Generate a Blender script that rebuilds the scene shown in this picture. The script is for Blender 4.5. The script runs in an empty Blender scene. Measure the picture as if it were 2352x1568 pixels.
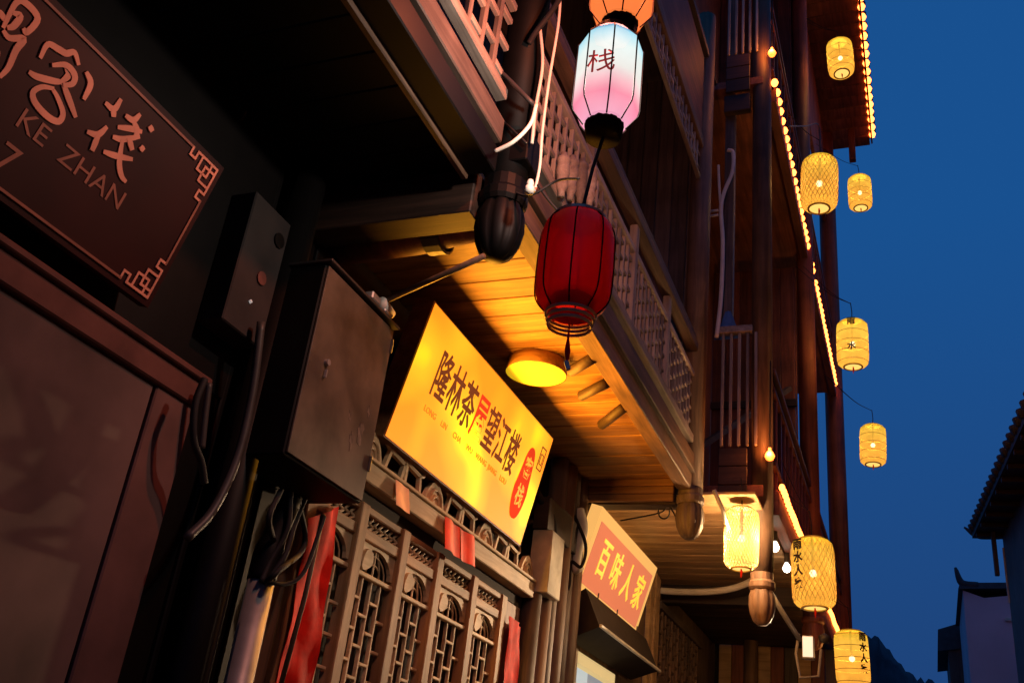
import bpy, bmesh, math, random
from mathutils import Vector, Matrix
random.seed(7)
SC = bpy.context.scene
COL = SC.collection

# ------------------------------------------------------------------ camera
# The photographer stands in the lane at the origin; Y runs down the lane, X to the right, Z up.
EYE = Vector((0, 0, 1.6))
ROWS = ((0.92945, -0.06433, -0.36332), (0.35397, 0.45101, 0.81930), (0.11116, -0.89017, 0.44190))

def build_axes():
    C = Vector((1176., 784.)); V = Vector((1750., -3765.)); D = Vector((2150., 2025.))
    f = math.sqrt(-((V - C).dot(D - C)))
    dy = Vector((D.x - C.x, D.y - C.y, f)).normalized()
    dz = Vector((V.x - C.x, V.y - C.y, f)).normalized()
    return f, dy.cross(dz), dy, dz
FOC, AX, AY, AZ = build_axes()

def w(v):
    return Vector((AX.dot(v), AY.dot(v), AZ.dot(v)))

cam_data = bpy.data.cameras.new('camera')
cam = bpy.data.objects.new('camera', cam_data)
COL.objects.link(cam)
r_, u_, b_ = w(Vector((1, 0, 0))), w(Vector((0, -1, 0))), w(Vector((0, 0, -1)))
cam.matrix_world = Matrix(((r_.x, u_.x, b_.x, EYE.x), (r_.y, u_.y, b_.y, EYE.y), (r_.z, u_.z, b_.z, EYE.z), (0, 0, 0, 1)))
cam_data.sensor_width = 36
cam_data.lens = FOC / 2352 * 36
cam_data.clip_end = 3000
cam_data.clip_start = 0.05
SC.camera = cam

# ------------------------------------------------------------------ sky, exposure
world = bpy.data.worlds.new('World')
SC.world = world
world.use_nodes = True
nt = world.node_tree
bg = nt.nodes['Background']
sky = nt.nodes.new('ShaderNodeTexSky')
sky.sky_type = 'NISHITA'
sky.sun_disc = False
sky.sun_elevation = math.radians(-4.0)
sky.sun_rotation = math.radians(150)
sky.air_density = 1.0
sky.dust_density = 0.2
sky.ozone_density = 4.0
mx = nt.nodes.new('ShaderNodeMix'); mx.data_type = 'RGBA'; mx.blend_type = 'MIX'
mx.inputs[0].default_value = 0.90
nt.links.new(sky.outputs[0], mx.inputs[6])
# blue-hour colour of the clear sky: a little paler overhead than near the hills
tc = nt.nodes.new('ShaderNodeTexCoord'); sep = nt.nodes.new('ShaderNodeSeparateXYZ')
nt.links.new(tc.outputs['Generated'], sep.inputs[0])
rmp = nt.nodes.new('ShaderNodeValToRGB')
nt.links.new(sep.outputs[2], rmp.inputs[0])
rmp.color_ramp.elements[0].position = 0.0
rmp.color_ramp.elements[0].color = (0.016, 0.053, 0.185, 1)
rmp.color_ramp.elements[1].position = 0.55
rmp.color_ramp.elements[1].color = (0.010, 0.089, 0.305, 1)
nt.links.new(rmp.outputs[0], mx.inputs[7])
nt.links.new(mx.outputs[2], bg.inputs[0])
bg.inputs[1].default_value = 1.0
SC.view_settings.view_transform = 'Standard'
SC.view_settings.look = 'None'
SC.view_settings.exposure = 0.0
SC.view_settings.gamma = 1.0
SC.cycles.use_denoising = True
SC.cycles.max_bounces = 6
SC.cycles.transparent_max_bounces = 12
SC.cycles.sample_clamp_indirect = 4.0
SC.cycles.use_light_tree = True

# ------------------------------------------------------------------ pixel -> place helpers (rays met with real planes)
def ray(x, y):
    return w(Vector((x - 1176., y - 784., FOC)))
def onX(x, y, X):
    d = ray(x, y); return EYE + d * (X / d.x)
def onY(x, y, Y):
    d = ray(x, y); return EYE + d * (Y / d.y)
def onZ(x, y, Z):
    d = ray(x, y); return EYE + d * ((Z - EYE.z) / d.z)
def onPlane(x, y, p, n):
    d = ray(x, y); return EYE + d * ((p - EYE).dot(n) / d.dot(n))

# ------------------------------------------------------------------ materials
MATS = {}
def newmat(name):
    m = bpy.data.materials.new(name); m.use_nodes = True
    MATS[name] = m
    return m, m.node_tree, m.node_tree.nodes['Principled BSDF']

def wood(name, col, col2, axis=1, rough=0.6, scale=1.0, bump=0.25, spec=0.35, var=0.35):
    """Weathered timber: grain stretched along one axis, tint varies from piece to piece."""
    m, t, b = newmat(name)
    N = t.nodes.new; L = t.links.new
    tc = N('ShaderNodeTexCoord'); oi = N('ShaderNodeObjectInfo')
    mp = N('ShaderNodeMapping')
    s = [14 * scale] * 3; s[axis] = 0.9 * scale
    mp.inputs['Scale'].default_value = s
    add = N('ShaderNodeVectorMath'); add.operation = 'ADD'
    mul = N('ShaderNodeVectorMath'); mul.operation = 'SCALE'; mul.inputs['Scale'].default_value = 37.0
    cmb = N('ShaderNodeCombineXYZ')
    for i in range(3): L(oi.outputs['Random'], cmb.inputs[i])
    L(cmb.outputs[0], mul.inputs[0])
    L(tc.outputs['Object'], mp.inputs[0]); L(mp.outputs[0], add.inputs[0]); L(mul.outputs[0], add.inputs[1])
    n1 = N('ShaderNodeTexNoise'); n1.inputs['Scale'].default_value = 1.3; n1.inputs['Detail'].default_value = 7; n1.inputs['Roughness'].default_value = 0.65
    n1.inputs['Distortion'].default_value = 0.6
    L(add.outputs[0], n1.inputs['Vector'])
    n2 = N('ShaderNodeTexNoise'); n2.inputs['Scale'].default_value = 2.2; n2.inputs['Detail'].default_value = 4
    L(tc.outputs['Object'], n2.inputs['Vector'])
    r = N('ShaderNodeValToRGB')
    r.color_ramp.elements[0].position = 0.32; r.color_ramp.elements[0].color = (*col2, 1)
    r.color_ramp.elements[1].position = 0.66; r.color_ramp.elements[1].color = (*col, 1)
    L(n1.outputs[0], r.inputs[0])
    hs = N('ShaderNodeHueSaturation')
    mr = N('ShaderNodeMapRange'); mr.inputs['To Min'].default_value = 1 - var; mr.inputs['To Max'].default_value = 1 + var
    L(oi.outputs['Random'], mr.inputs[0])
    mm = N('ShaderNodeMath'); mm.operation = 'MULTIPLY'
    mr2 = N('ShaderNodeMapRange'); mr2.inputs['From Min'].default_value = 0.3; mr2.inputs['From Max'].default_value = 0.7
    mr2.inputs['To Min'].default_value = 0.6; mr2.inputs['To Max'].default_value = 1.2
    L(n2.outputs[0], mr2.inputs[0]); L(mr.outputs[0], mm.inputs[0]); L(mr2.outputs[0], mm.inputs[1])
    L(mm.outputs[0], hs.inputs['Value']); L(r.outputs[0], hs.inputs['Color'])
    L(hs.outputs[0], b.inputs['Base Color'])
    b.inputs['Roughness'].default_value = rough
    b.inputs['Specular IOR Level'].default_value = spec
    bp = N('ShaderNodeBump'); bp.inputs['Strength'].default_value = bump; bp.inputs['Distance'].default_value = 0.01
    L(n1.outputs[0], bp.inputs['Height']); L(bp.outputs[0], b.inputs['Normal'])
    return m

def plain(name, col, rough=0.6, metal=0.0, spec=0.4, noise=0.25, nscale=9.0, bump=0.1):
    m, t, b = newmat(name)
    N = t.nodes.new; L = t.links.new
    tc = N('ShaderNodeTexCoord')
    n = N('ShaderNodeTexNoise'); n.inputs['Scale'].default_value = nscale; n.inputs['Detail'].default_value = 6
    L(tc.outputs['Object'], n.inputs['Vector'])
    r = N('ShaderNodeValToRGB')
    r.color_ramp.elements[0].position = 0.3; r.color_ramp.elements[0].color = (*[c * (1 - noise) for c in col], 1)
    r.color_ramp.elements[1].position = 0.7; r.color_ramp.elements[1].color = (*[min(1, c * (1 + noise)) for c in col], 1)
    L(n.outputs[0], r.inputs[0]); L(r.outputs[0], b.inputs['Base Color'])
    b.inputs['Roughness'].default_value = rough; b.inputs['Metallic'].default_value = metal
    b.inputs['Specular IOR Level'].default_value = spec
    if bump:
        bp = N('ShaderNodeBump'); bp.inputs['Strength'].default_value = bump; bp.inputs['Distance'].default_value = 0.01
        L(n.outputs[0], bp.inputs['Height']); L(bp.outputs[0], b.inputs['Normal'])
    return m

def glow(name, col, strength, base=(0.5, 0.4, 0.3)):
    m, t, b = newmat(name)
    b.inputs['Base Color'].default_value = (*base, 1); b.inputs['Specular IOR Level'].default_value = 0.0
    b.inputs['Emission Color'].default_value = (*col, 1)
    b.inputs['Emission Strength'].default_value = strength
    return m

def paper_glow(name, stops, strength, clear=0.15, nscale=9, contrast=0.16, base=(0.07, 0.045, 0.015)):
    """Lit lantern paper: emission by height (the paper's dye), part see-through so the bulb shows."""
    m, t, b = newmat(name)
    N = t.nodes.new; L = t.links.new
    tc = N('ShaderNodeTexCoord'); sp = N('ShaderNodeSeparateXYZ')
    L(tc.outputs['Generated'], sp.inputs[0])
    r = N('ShaderNodeValToRGB'); cr = r.color_ramp
    cr.elements[0].position = stops[0][0]; cr.elements[0].color = (*stops[0][1], 1)
    cr.elements[1].position = stops[-1][0]; cr.elements[1].color = (*stops[-1][1], 1)
    for p, c in stops[1:-1]:
        e = cr.elements.new(p); e.color = (*c, 1)
    n = N('ShaderNodeTexNoise'); n.inputs['Scale'].default_value = nscale; n.inputs['Detail'].default_value = 5
    L(tc.outputs['Object'], n.inputs['Vector'])
    L(sp.outputs[2], r.inputs[0])
    mr = N('ShaderNodeMapRange'); mr.inputs['From Min'].default_value = 0.3; mr.inputs['From Max'].default_value = 0.7
    mr.inputs['To Min'].default_value = strength * (1 - contrast); mr.inputs['To Max'].default_value = strength * (1 + contrast)
    L(n.outputs[0], mr.inputs[0])
    oi = N('ShaderNodeObjectInfo'); mv = N('ShaderNodeMapRange'); mv.inputs['To Min'].default_value = 0.86; mv.inputs['To Max'].default_value = 1.12
    L(oi.outputs['Random'], mv.inputs[0])
    ml = N('ShaderNodeMath'); ml.operation = 'MULTIPLY'; L(mr.outputs[0], ml.inputs[0]); L(mv.outputs[0], ml.inputs[1])
    L(r.outputs[0], b.inputs['Emission Color']); L(ml.outputs[0], b.inputs['Emission Strength'])
    b.inputs['Base Color'].default_value = (*base, 1); b.inputs['Specular IOR Level'].default_value = 0.0
    b.inputs['Roughness'].default_value = 0.8
    tr = N('ShaderNodeBsdfTransparent'); ms = N('ShaderNodeMixShader'); ms.inputs[0].default_value = clear
    L(b.outputs[0], ms.inputs[1]); L(tr.outputs[0], ms.inputs[2])
    L(ms.outputs[0], t.nodes['Material Output'].inputs[0])
    return m

DARK = wood('dark_timber', (0.13, 0.09, 0.07), (0.05, 0.035, 0.027), 1)
DARKZ = wood('dark_timber_upright', (0.14, 0.10, 0.08), (0.055, 0.038, 0.03), 2)
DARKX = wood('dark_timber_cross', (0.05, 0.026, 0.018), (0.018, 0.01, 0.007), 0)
BROWN = wood('brown_timber', (0.20, 0.115, 0.07), (0.075, 0.042, 0.026), 1)
BROWNZ = wood('brown_timber_upright', (0.20, 0.115, 0.07), (0.075, 0.042, 0.026), 2)
GREYW = wood('grey_lattice_timber', (0.42, 0.35, 0.29), (0.20, 0.155, 0.125), 1)
GREYWZ = wood('grey_lattice_timber_upright', (0.42, 0.35, 0.29), (0.20, 0.155, 0.125), 2)
DOORW = wood('door_timber', (0.42, 0.235, 0.105), (0.20, 0.10, 0.042), 2, var=0.2)
DOORWY = wood('door_timber_rail', (0.42, 0.235, 0.105), (0.20, 0.10, 0.042), 1, var=0.2)
CARVE = wood('pale_carved_wood', (0.66, 0.50, 0.30), (0.42, 0.29, 0.15), 1, var=0.15)
SOFFIT = wood('soffit_plank', (0.46, 0.24, 0.075), (0.20, 0.085, 0.022), 0, rough=0.55, scale=1.0, var=0.26, bump=0.6)
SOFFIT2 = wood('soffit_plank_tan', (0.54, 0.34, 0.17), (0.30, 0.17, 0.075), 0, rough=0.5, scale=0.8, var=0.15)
REDW = wood('red_brown_boards', (0.26, 0.08, 0.042), (0.11, 0.034, 0.02), 2, var=0.3)
REDWY = wood('red_brown_beam', (0.26, 0.085, 0.045), (0.11, 0.036, 0.02), 1, var=0.3)
REDFRAME = plain('red_brown_painted_frame', (0.125, 0.052, 0.042), 0.7, spec=0.15, noise=0.4, nscale=5)
PLASTER = plain('grey_brown_plaster', (0.125, 0.078, 0.068), 0.85, noise=0.45, nscale=2.2)
BLACK = plain('black_paint_and_shade', (0.0035, 0.003, 0.003), 0.55, spec=0.15)
CABLE = plain('black_cable', (0.009, 0.008, 0.008), 0.75, bump=0)
CABLEW = plain('white_cable', (0.72, 0.64, 0.55), 0.5, bump=0, noise=0.1)
CABLEG = plain('grey_cable', (0.045, 0.04, 0.037), 0.5, bump=0)
STEEL = plain('galvanised_steel', (0.36, 0.33, 0.31), 0.48, metal=0.5, noise=0.2)
GREYBOX = plain('grey_brown_enamel', (0.10, 0.072, 0.05), 0.5, noise=0.5, nscale=5)
IRON = plain('dark_iron', (0.06, 0.05, 0.045), 0.5, metal=0.4)
PALEPAINT = plain('pale_paint', (0.6, 0.57, 0.5), 0.5, noise=0.15)
STONE = plain('pale_grey_block', (0.42, 0.38, 0.29), 0.8, noise=0.3, nscale=6)
REDPAPER = plain('glossy_red_paper', (0.66, 0.020, 0.010), 0.7, noise=0.35, nscale=9, bump=0.4, spec=0.12)
REDSHEET = plain('red_paper', (0.62, 0.05, 0.05), 0.5, noise=0.3, nscale=6, bump=0.3)
PINKSHEET = plain('faded_pink_paper', (0.68, 0.36, 0.31), 0.6, noise=0.2, nscale=8)
SIGNRED = plain('dark_red_lacquer', (0.032, 0.0036, 0.003), 0.6, spec=0.2, noise=0.35, nscale=2.5, bump=0.03)
SIGNGOLD = plain('dull_gilt', (0.80, 0.33, 0.22), 0.6, noise=0.2)
SIGNGOLD2 = plain('faded_gilt', (0.34, 0.125, 0.08), 0.6, noise=0.2)
TILE = plain('dark_roof_tile', (0.045, 0.042, 0.045), 0.7)
WHITEWALL = plain('whitewashed_wall', (0.62, 0.46, 0.50), 0.9, noise=0.15, nscale=0.6)
PAVE = plain('stone_paving', (0.16, 0.15, 0.14), 0.6, noise=0.3, nscale=1.2)
HILL = plain('dark_woodland', (0.05, 0.035, 0.045), 0.9, noise=0.5, nscale=0.08)
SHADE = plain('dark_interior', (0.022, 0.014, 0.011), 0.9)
BLUECLOTH = plain('blue_cloth', (0.06, 0.16, 0.42), 0.7)
INKDARK = plain('dark_ink', (0.05, 0.02, 0.01), 0.6, bump=0)
INKRED = plain('red_ink', (0.5, 0.03, 0.02), 0.6, bump=0)

# ------------------------------------------------------------------ mesh builder
class MB:
    def __init__(s): s.v = []; s.f = []
    def add(s, vs, fs):
        o = len(s.v); s.v += [Vector(p) for p in vs]; s.f += [tuple(i + o for i in f) for f in fs]; return s
    def box(s, a, b):
        x0, y0, z0 = [min(a[i], b[i]) for i in range(3)]; x1, y1, z1 = [max(a[i], b[i]) for i in range(3)]
        c = min(0.006, 0.18 * min(x1 - x0, y1 - y0, z1 - z0))
        bm = bmesh.new()
        vs = [bm.verts.new(p) for p in ((x0, y0, z0), (x1, y0, z0), (x1, y1, z0), (x0, y1, z0), (x0, y0, z1), (x1, y0, z1), (x1, y1, z1), (x0, y1, z1))]
        for f in ((0, 3, 2, 1), (4, 5, 6, 7), (0, 1, 5, 4), (1, 2, 6, 5), (2, 3, 7, 6), (3, 0, 4, 7)): bm.faces.new([vs[i] for i in f])
        bmesh.ops.bevel(bm, geom=bm.edges[:], offset=c, segments=1, affect='EDGES', profile=0.5)
        bm.verts.index_update()
        s.add([v.co.copy() for v in bm.verts], [[v.index for v in f.verts] for f in bm.faces]); bm.free(); return s
    def hull(s, p8):
        """Eight corners, bottom ring then top ring."""
        return s.add(p8, ((0, 3, 2, 1), (4, 5, 6, 7), (0, 1, 5, 4), (1, 2, 6, 5), (2, 3, 7, 6), (3, 0, 4, 7)))
    def bar(s, p, q, wd, th, up=(0, 0, 1)):
        """Rectangular bar from p to q, wd across, th along 'up'."""
        p = Vector(p); q = Vector(q); d = (q - p).normalized(); up = Vector(up)
        sd = d.cross(up)
        if sd.length < 1e-4: sd = d.cross(Vector((1, 0, 0)))
        sd.normalize(); n = sd.cross(d).normalized()
        a = sd * (wd / 2); b = n * (th / 2)
        return s.hull([p - a - b, p + a - b, q + a - b, q - a - b, p - a + b, p + a + b, q + a + b, q - a + b])
    def tube(s, pts, r, n=8, caps=True, r2=None):
        pts = [Vector(p) for p in pts]; m = len(pts); o = len(s.v)
        rs = r if isinstance(r, (list, tuple)) else [r] * m
        prev = None
        for i, p in enumerate(pts):
            d = (pts[min(i + 1, m - 1)] - pts[max(i - 1, 0)]).normalized()
            if prev is None:
                sd = d.cross(Vector((0, 0, 1)))
                if sd.length < 1e-3: sd = d.cross(Vector((1, 0, 0)))
            else:
                sd = prev - d * prev.dot(d)
            sd.normalize(); prev = sd; n2 = d.cross(sd)
            for k in range(n):
                a = 2 * math.pi * k / n
                s.v.append(p + (sd * math.cos(a) + n2 * math.sin(a)) * rs[i])
        for i in range(m - 1):
            for k in range(n):
                k2 = (k + 1) % n
                s.f.append((o + i * n + k, o + i * n + k2, o + (i + 1) * n + k2, o + (i + 1) * n + k))
        if caps:
            s.f.append(tuple(o + k for k in reversed(range(n)))); s.f.append(tuple(o + (m - 1) * n + k for k in range(n)))
        return s
    def lathe(s, prof, n=24, at=(0, 0, 0), caps=False, rot=0.0):
        at = Vector(at); o = len(s.v)
        for r, z in prof:
            for k in range(n):
                a = 2 * math.pi * k / n + rot
                s.v.append(at + Vector((r * math.cos(a), r * math.sin(a), z)))
        for i in range(len(prof) - 1):
            for k in range(n):
                k2 = (k + 1) % n
                s.f.append((o + i * n + k, o + i * n + k2, o + (i + 1) * n + k2, o + (i + 1) * n + k))
        if caps:
            s.f.append(tuple(o + k for k in reversed(range(n)))); s.f.append(tuple(o + (len(prof) - 1) * n + k for k in range(n)))
        return s
    def prism(s, poly, t):
        """Extrude a planar polygon (list of Vectors) by the vector t."""
        poly = [Vector(p) for p in poly]; t = Vector(t); n = len(poly)
        vs = poly + [p + t for p in poly]
        fs = [tuple(reversed(range(n))), tuple(range(n, 2 * n))] + [(i, (i + 1) % n, n + (i + 1) % n, n + i) for i in range(n)]
        return s.add(vs, fs)
    def sheet(s, grid):
        """Rows of points -> quads."""
        nr, nc = len(grid), len(grid[0]); o = len(s.v)
        for r in grid: s.v += [Vector(p) for p in r]
        for i in range(nr - 1):
            for j in range(nc - 1):
                s.f.append((o + i * nc + j, o + i * nc + j + 1, o + (i + 1) * nc + j + 1, o + (i + 1) * nc + j))
        return s
    def mesh(s, name, mat, centre=True, smooth=False):
        c = Vector((0, 0, 0))
        if centre:
            lo = Vector([min(v[i] for v in s.v) for i in range(3)]); hi = Vector([max(v[i] for v in s.v) for i in range(3)])
            c = (lo + hi) / 2
        me = bpy.data.meshes.new(name)
        me.from_pydata([v - c for v in s.v], [], s.f); me.update()
        bm = bmesh.new(); bm.from_mesh(me); bmesh.ops.recalc_face_normals(bm, faces=bm.faces[:]); bm.to_mesh(me); bm.free()
        if smooth:
            for p in me.polygons: p.use_smooth = True
        for mm in (mat if isinstance(mat, (list, tuple)) else [mat]): me.materials.append(mm)
        return me, c

WORLD = {}
def put(name, me, loc, parent=None):
    o = bpy.data.objects.new(name, me); COL.objects.link(o)
    WORLD[o.name] = Vector(loc)
    if parent is not None:
        o.parent = parent; o.location = Vector(loc) - WORLD[parent.name]
    else:
        o.location = loc
    return o
def part(name, mb, mat, parent=None, smooth=False, stuff=False):
    me, c = mb.mesh(name, mat, True, smooth)
    o = put(name, me, c, parent)
    if stuff: o['kind'] = 'stuff'
    return o
def tag(o, label, cat, group=None):
    o['label'] = label; o['category'] = cat
    if group: o['group'] = group
    return o
def thing(name, label, cat, loc=(0, 0, 0), group=None):
    o = put(name, None, loc); return tag(o, label, cat, group)
def structure(name, mb, mat, smooth=False):
    o = part(name, mb, mat, None, smooth); o['kind'] = 'structure'; return o
def copy_tree(o, loc=None, parent=None):
    c = o.copy(); COL.objects.link(c)
    if parent is not None: c.parent = parent; c.location = o.location
    if loc is not None: c.location = loc
    WORLD[c.name] = Vector(c.location) + (WORLD[parent.name] if parent is not None else Vector((0, 0, 0)))
    for ch in list(o.children): copy_tree(ch, None, c)
    return c
def box(name, a, b, mat, parent): return part(name, MB().box(a, b), mat, parent)

def spline(pts, n=10):
    pts = [Vector(p) for p in pts]; out = []
    P = [pts[0] * 2 - pts[1]] + pts + [pts[-1] * 2 - pts[-2]]
    for i in range(1, len(P) - 2):
        for k in range(n):
            t = k / n
            a, b, c, d = P[i - 1], P[i], P[i + 1], P[i + 2]
            out.append(0.5 * ((2 * b) + (c - a) * t + (2 * a - 5 * b + 4 * c - d) * t * t + (3 * b - a - 3 * c + d) * t ** 3))
    out.append(pts[-1]); return out

def text_part(name, s, size, O, U, V, N, mat, parent, thick=0.004, sx=1.0, bold=0.0, proud=0.003):
    """Lettering on a plane: O is the centre, U the reading direction, V up, N outward."""
    cu = bpy.data.curves.new('lettering', 'FONT'); cu.body = s; cu.size = size
    cu.align_x = 'CENTER'; cu.align_y = 'CENTER'; cu.extrude = thick / 2; cu.offset = bold; cu.resolution_u = 3
    tmp = bpy.data.objects.new('lettering', cu); COL.objects.link(tmp)
    bpy.context.view_layer.update()
    me = bpy.data.meshes.new_from_object(tmp.evaluated_get(bpy.context.evaluated_depsgraph_get()))
    bpy.data.objects.remove(tmp); bpy.data.curves.remove(cu)
    O = Vector(O)
    for v in me.vertices:
        v.co = U * (v.co.x * sx) + V * v.co.y + N * (v.co.z + proud + thick / 2)
    me.name = name
    me.materials.clear(); me.materials.append(mat)
    return put(name, me, O, parent)

def lamp(name, loc, col, watts, radius, parent):
    l = bpy.data.lights.new(name, 'POINT'); l.color = col; l.energy = watts; l.shadow_soft_size = radius
    o = bpy.data.objects.new(name, l); COL.objects.link(o)
    o.parent = parent; o.location = Vector(loc) - WORLD[parent.name]
    return o

# ------------------------------------------------------------------ the setting
structure('lane_paving', MB().sheet([[(-6, -20, 0.012), (8, -20, 0.012)], [(-6, 60, 0.012), (8, 60, 0.012)]]), PAVE)
structure('ground', MB().sheet([[(-900, -300, 0), (900, -300, 0)], [(-900, 1500, 0), (900, 1500, 0)]]), HILL)
hg = []
for i in range(14):
    row = []
    for j in range(150):
        x = -120 + j * 1.3; y = 330 + i * 14
        hgt = 88 - 0.80 * (x + 23) if x > -23 else 88
        hgt = max(0, hgt) * math.exp(-((i - 6) / 3.2) ** 2)
        row.append((x, y, hgt + (math.sin(x * 0.33 + i) * 1.6 + (random.random() - .5) * 3.2) * (1 if hgt > 3 else 0)))
    hg.append(row)
structure('hill', MB().sheet(hg), HILL, smooth=True)

# ------------------------------------------------------------------ near dark house (left of the frame)
FX = -2.6       # plane of the shop fronts
BX = -1.66      # plane of the balcony fronts
near = thing('timber_house', 'near dark timber house with plastered wall panel and black underside of its balcony', 'house', (FX, 1.4, 0))
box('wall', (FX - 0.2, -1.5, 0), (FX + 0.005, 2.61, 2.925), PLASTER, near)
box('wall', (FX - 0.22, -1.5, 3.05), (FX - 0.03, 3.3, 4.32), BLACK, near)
fr = box('door_frame', (FX - 0.1, -1.5, 2.93), (FX + 0.03, 2.84, 3.03), REDFRAME, near)
box('door_jamb', (FX - 0.1, 2.62, 0), (FX + 0.012, 2.84, 2.93), plain('worn_brown_jamb', (0.135, 0.066, 0.056), 0.8, noise=0.4, nscale=3.0), near)
box('moulding', (FX - 0.1, -1.5, 3.032), (FX + 0.05, 2.86, 3.06), REDFRAME, near)
for k, (a, b) in enumerate(((2.86, 3.02), (3.025, 3.2), (3.205, 3.42), (3.425, 3.62))):
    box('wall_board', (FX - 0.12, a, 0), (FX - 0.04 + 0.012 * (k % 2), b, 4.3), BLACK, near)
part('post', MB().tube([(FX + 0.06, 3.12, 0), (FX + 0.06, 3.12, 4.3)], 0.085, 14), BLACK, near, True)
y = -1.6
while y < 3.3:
    box('ceiling_plank', (FX - 0.40, y, 4.30), (BX - 0.05, y + 0.20, 4.325), BLACK, near); y += 0.205  # unlit underside: its shade is put into the planks as black
for z0, z1, x0, x1, m in ((4.21, 4.34, BX - 0.10, BX + 0.03, BLACK), (4.19, 4.26, BX - 0.135, BX - 0.103, BROWN), (4.37, 4.50, BX - 0.03, BX + 0.04, DARK), (4.62, 4.68, BX - 0.025, BX + 0.035, GREYW), (5.42, 5.49, BX - 0.04, BX + 0.05, GREYW), (5.18, 5.22, BX - 0.02, BX + 0.02, GREYW)):
    box('beam' if z0 < 4.5 else 'rail', (x0, -1.5, z0), (x1, 3.24, z1), m, near)
box('cross_beam', (FX - 0.1, 3.30, 4.06), (BX - 0.1, 3.46, 4.30), DARKX, near)
box('upper_wall', (FX - 0.1, -1.5, 4.4), (FX, 3.4, 9), DARKZ, near)

def lattice(parent, x, y0, y1, z0, z1, my, mz, dy, dz, wd):
    """Stepped lattice: uprights with staggered short rails, every bar a piece of its own."""
    n = max(2, int(round((y1 - y0) / dy))); st = (y1 - y0) / n
    for i in range(1, n):
        yy = y0 + i * st
        box('lattice_bar', (x - wd / 2, yy - wd / 2, z0), (x + wd / 2, yy + wd / 2, z1), mz, parent)
    for i in range(n):
        z = z0 + dz * (0.45 if i % 2 else 0.95)
        while z < z1 - 0.03:
            box('lattice_bar', (x - wd / 2 + 0.002, y0 + i * st + wd / 2, z - wd / 2), (x + wd / 2 - 0.002, y0 + (i + 1) * st - wd / 2, z + wd / 2), my, parent)
            z += dz
lattice(near, BX, 1.5, 3.24, 4.68, 5.18, GREYW, GREYWZ, 0.14, 0.17, 0.032)

# hanging column with a carved bud at its foot
def column(parent, x, y, zb, zt, r, mat, mat2):
    part('column', MB().tube([(x, y, zb + 0.42), (x, y, zt)], r, 18), mat, parent, True)
    part('column_collar', MB().lathe([(r * 1.02, .28), (r * 1.15, .30), (r * 1.15, .34), (r * 1.0, .36), (r, .42)], 18, (x, y, zb), True), mat2, parent)
    n = 48; mb = MB(); prof = [(0.35, 0.0), (0.7, 0.03), (0.93, 0.09), (1.04, 0.16), (1.0, 0.23), (0.86, 0.28)]
    o = 0
    for rr, z in prof:
        for k in range(n):
            a = 2 * math.pi * k / n
            q = r * 1.12 * rr * (1 - 0.13 * (1 - abs(math.sin(4 * a))) ** 2)
            mb.v.append(Vector((x + q * math.cos(a), y + q * math.sin(a), zb + z)))
    for i in range(len(prof) - 1):
        for k in range(n):
            mb.f.append((i * n + k, i * n + (k + 1) % n, (i + 1) * n + (k + 1) % n, (i + 1) * n + k))
    mb.f.append(tuple(range(n)))
    part('carved_bud', mb, mat2, parent, True)
column(near, BX, 3.42, 3.86, 9.0, 0.10, BLACK, BLACK)
box('bracket_block', (BX - 0.12, 3.33, 4.34), (BX + 0.13, 3.52, 4.52), BLACK, near)

# ------------------------------------------------------------------ tea house
tea = thing('tea_house', 'tea house with carved lattice doors, plank soffit and lattice balcony, behind the yellow sign', 'house', (FX, 5.5, 0))
TY0, TY1 = 3.46, 7.60
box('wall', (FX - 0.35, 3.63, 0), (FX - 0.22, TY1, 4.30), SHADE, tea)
box('upper_wall', (FX - 0.1, 3.42, 4.4), (FX, 8.1, 9.5), DARKZ, tea)
for z in (5.9, 6.9):
    box('wall_rail', (FX + 0.001, 3.5, z), (FX + 0.05, 8.0, z + 0.12), DARK, tea)
for yy in (4.6, 5.8, 7.0):
    box('wall_post', (FX + 0.002, yy, 4.4), (FX + 0.06, yy + 0.12, 8.8), DARKZ, tea)
y = TY0
i = 0
while y < TY1 - 0.05:
    wdt = 0.185 + 0.03 * random.random()
    dz = random.choice((0, 0.002, 0.004))
    box('ceiling_plank', (FX - 0.40, y, 4.30 + dz), (BX - 0.10, min(y + wdt, TY1), 4.325 + dz), SOFFIT, tea); y += wdt + 0.004 + 0.009 * random.random()
part('cross_log', MB().tube([(FX - 0.1, 3.62, 4.17), (-2.2, 3.60, 4.18), (BX - 0.06, 3.56, 4.20)], [0.10, 0.105, 0.095], 16), REDWY, tea, True)
o = part('cable_wrap', MB().lathe([(0.106, -0.05), (0.118, -0.045), (0.116, 0), (0.119, 0.045), (0.106, 0.05)], 18), CABLEG, tea)
o.rotation_euler = (0, math.radians(90), 0); o.location = Vector((-2.08, 3.60, 4.182)) - WORLD[tea.name]
box('cross_beam', (FX - 0.1, 7.62, 4.10), (BX - 0.11, 7.78, 4.36), DARKX, tea)
for k in range(3):
    box('beam_board', (FX - 0.1, 7.56, 4.11 + 0.065 * k), (BX - 0.12, 7.60 + 0.004 * k, 4.172 + 0.065 * k), wood('end_board', (0.22, 0.10, 0.05), (0.1, 0.045, 0.02), 0) if k == 0 else MATS['end_board'], tea)
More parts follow.
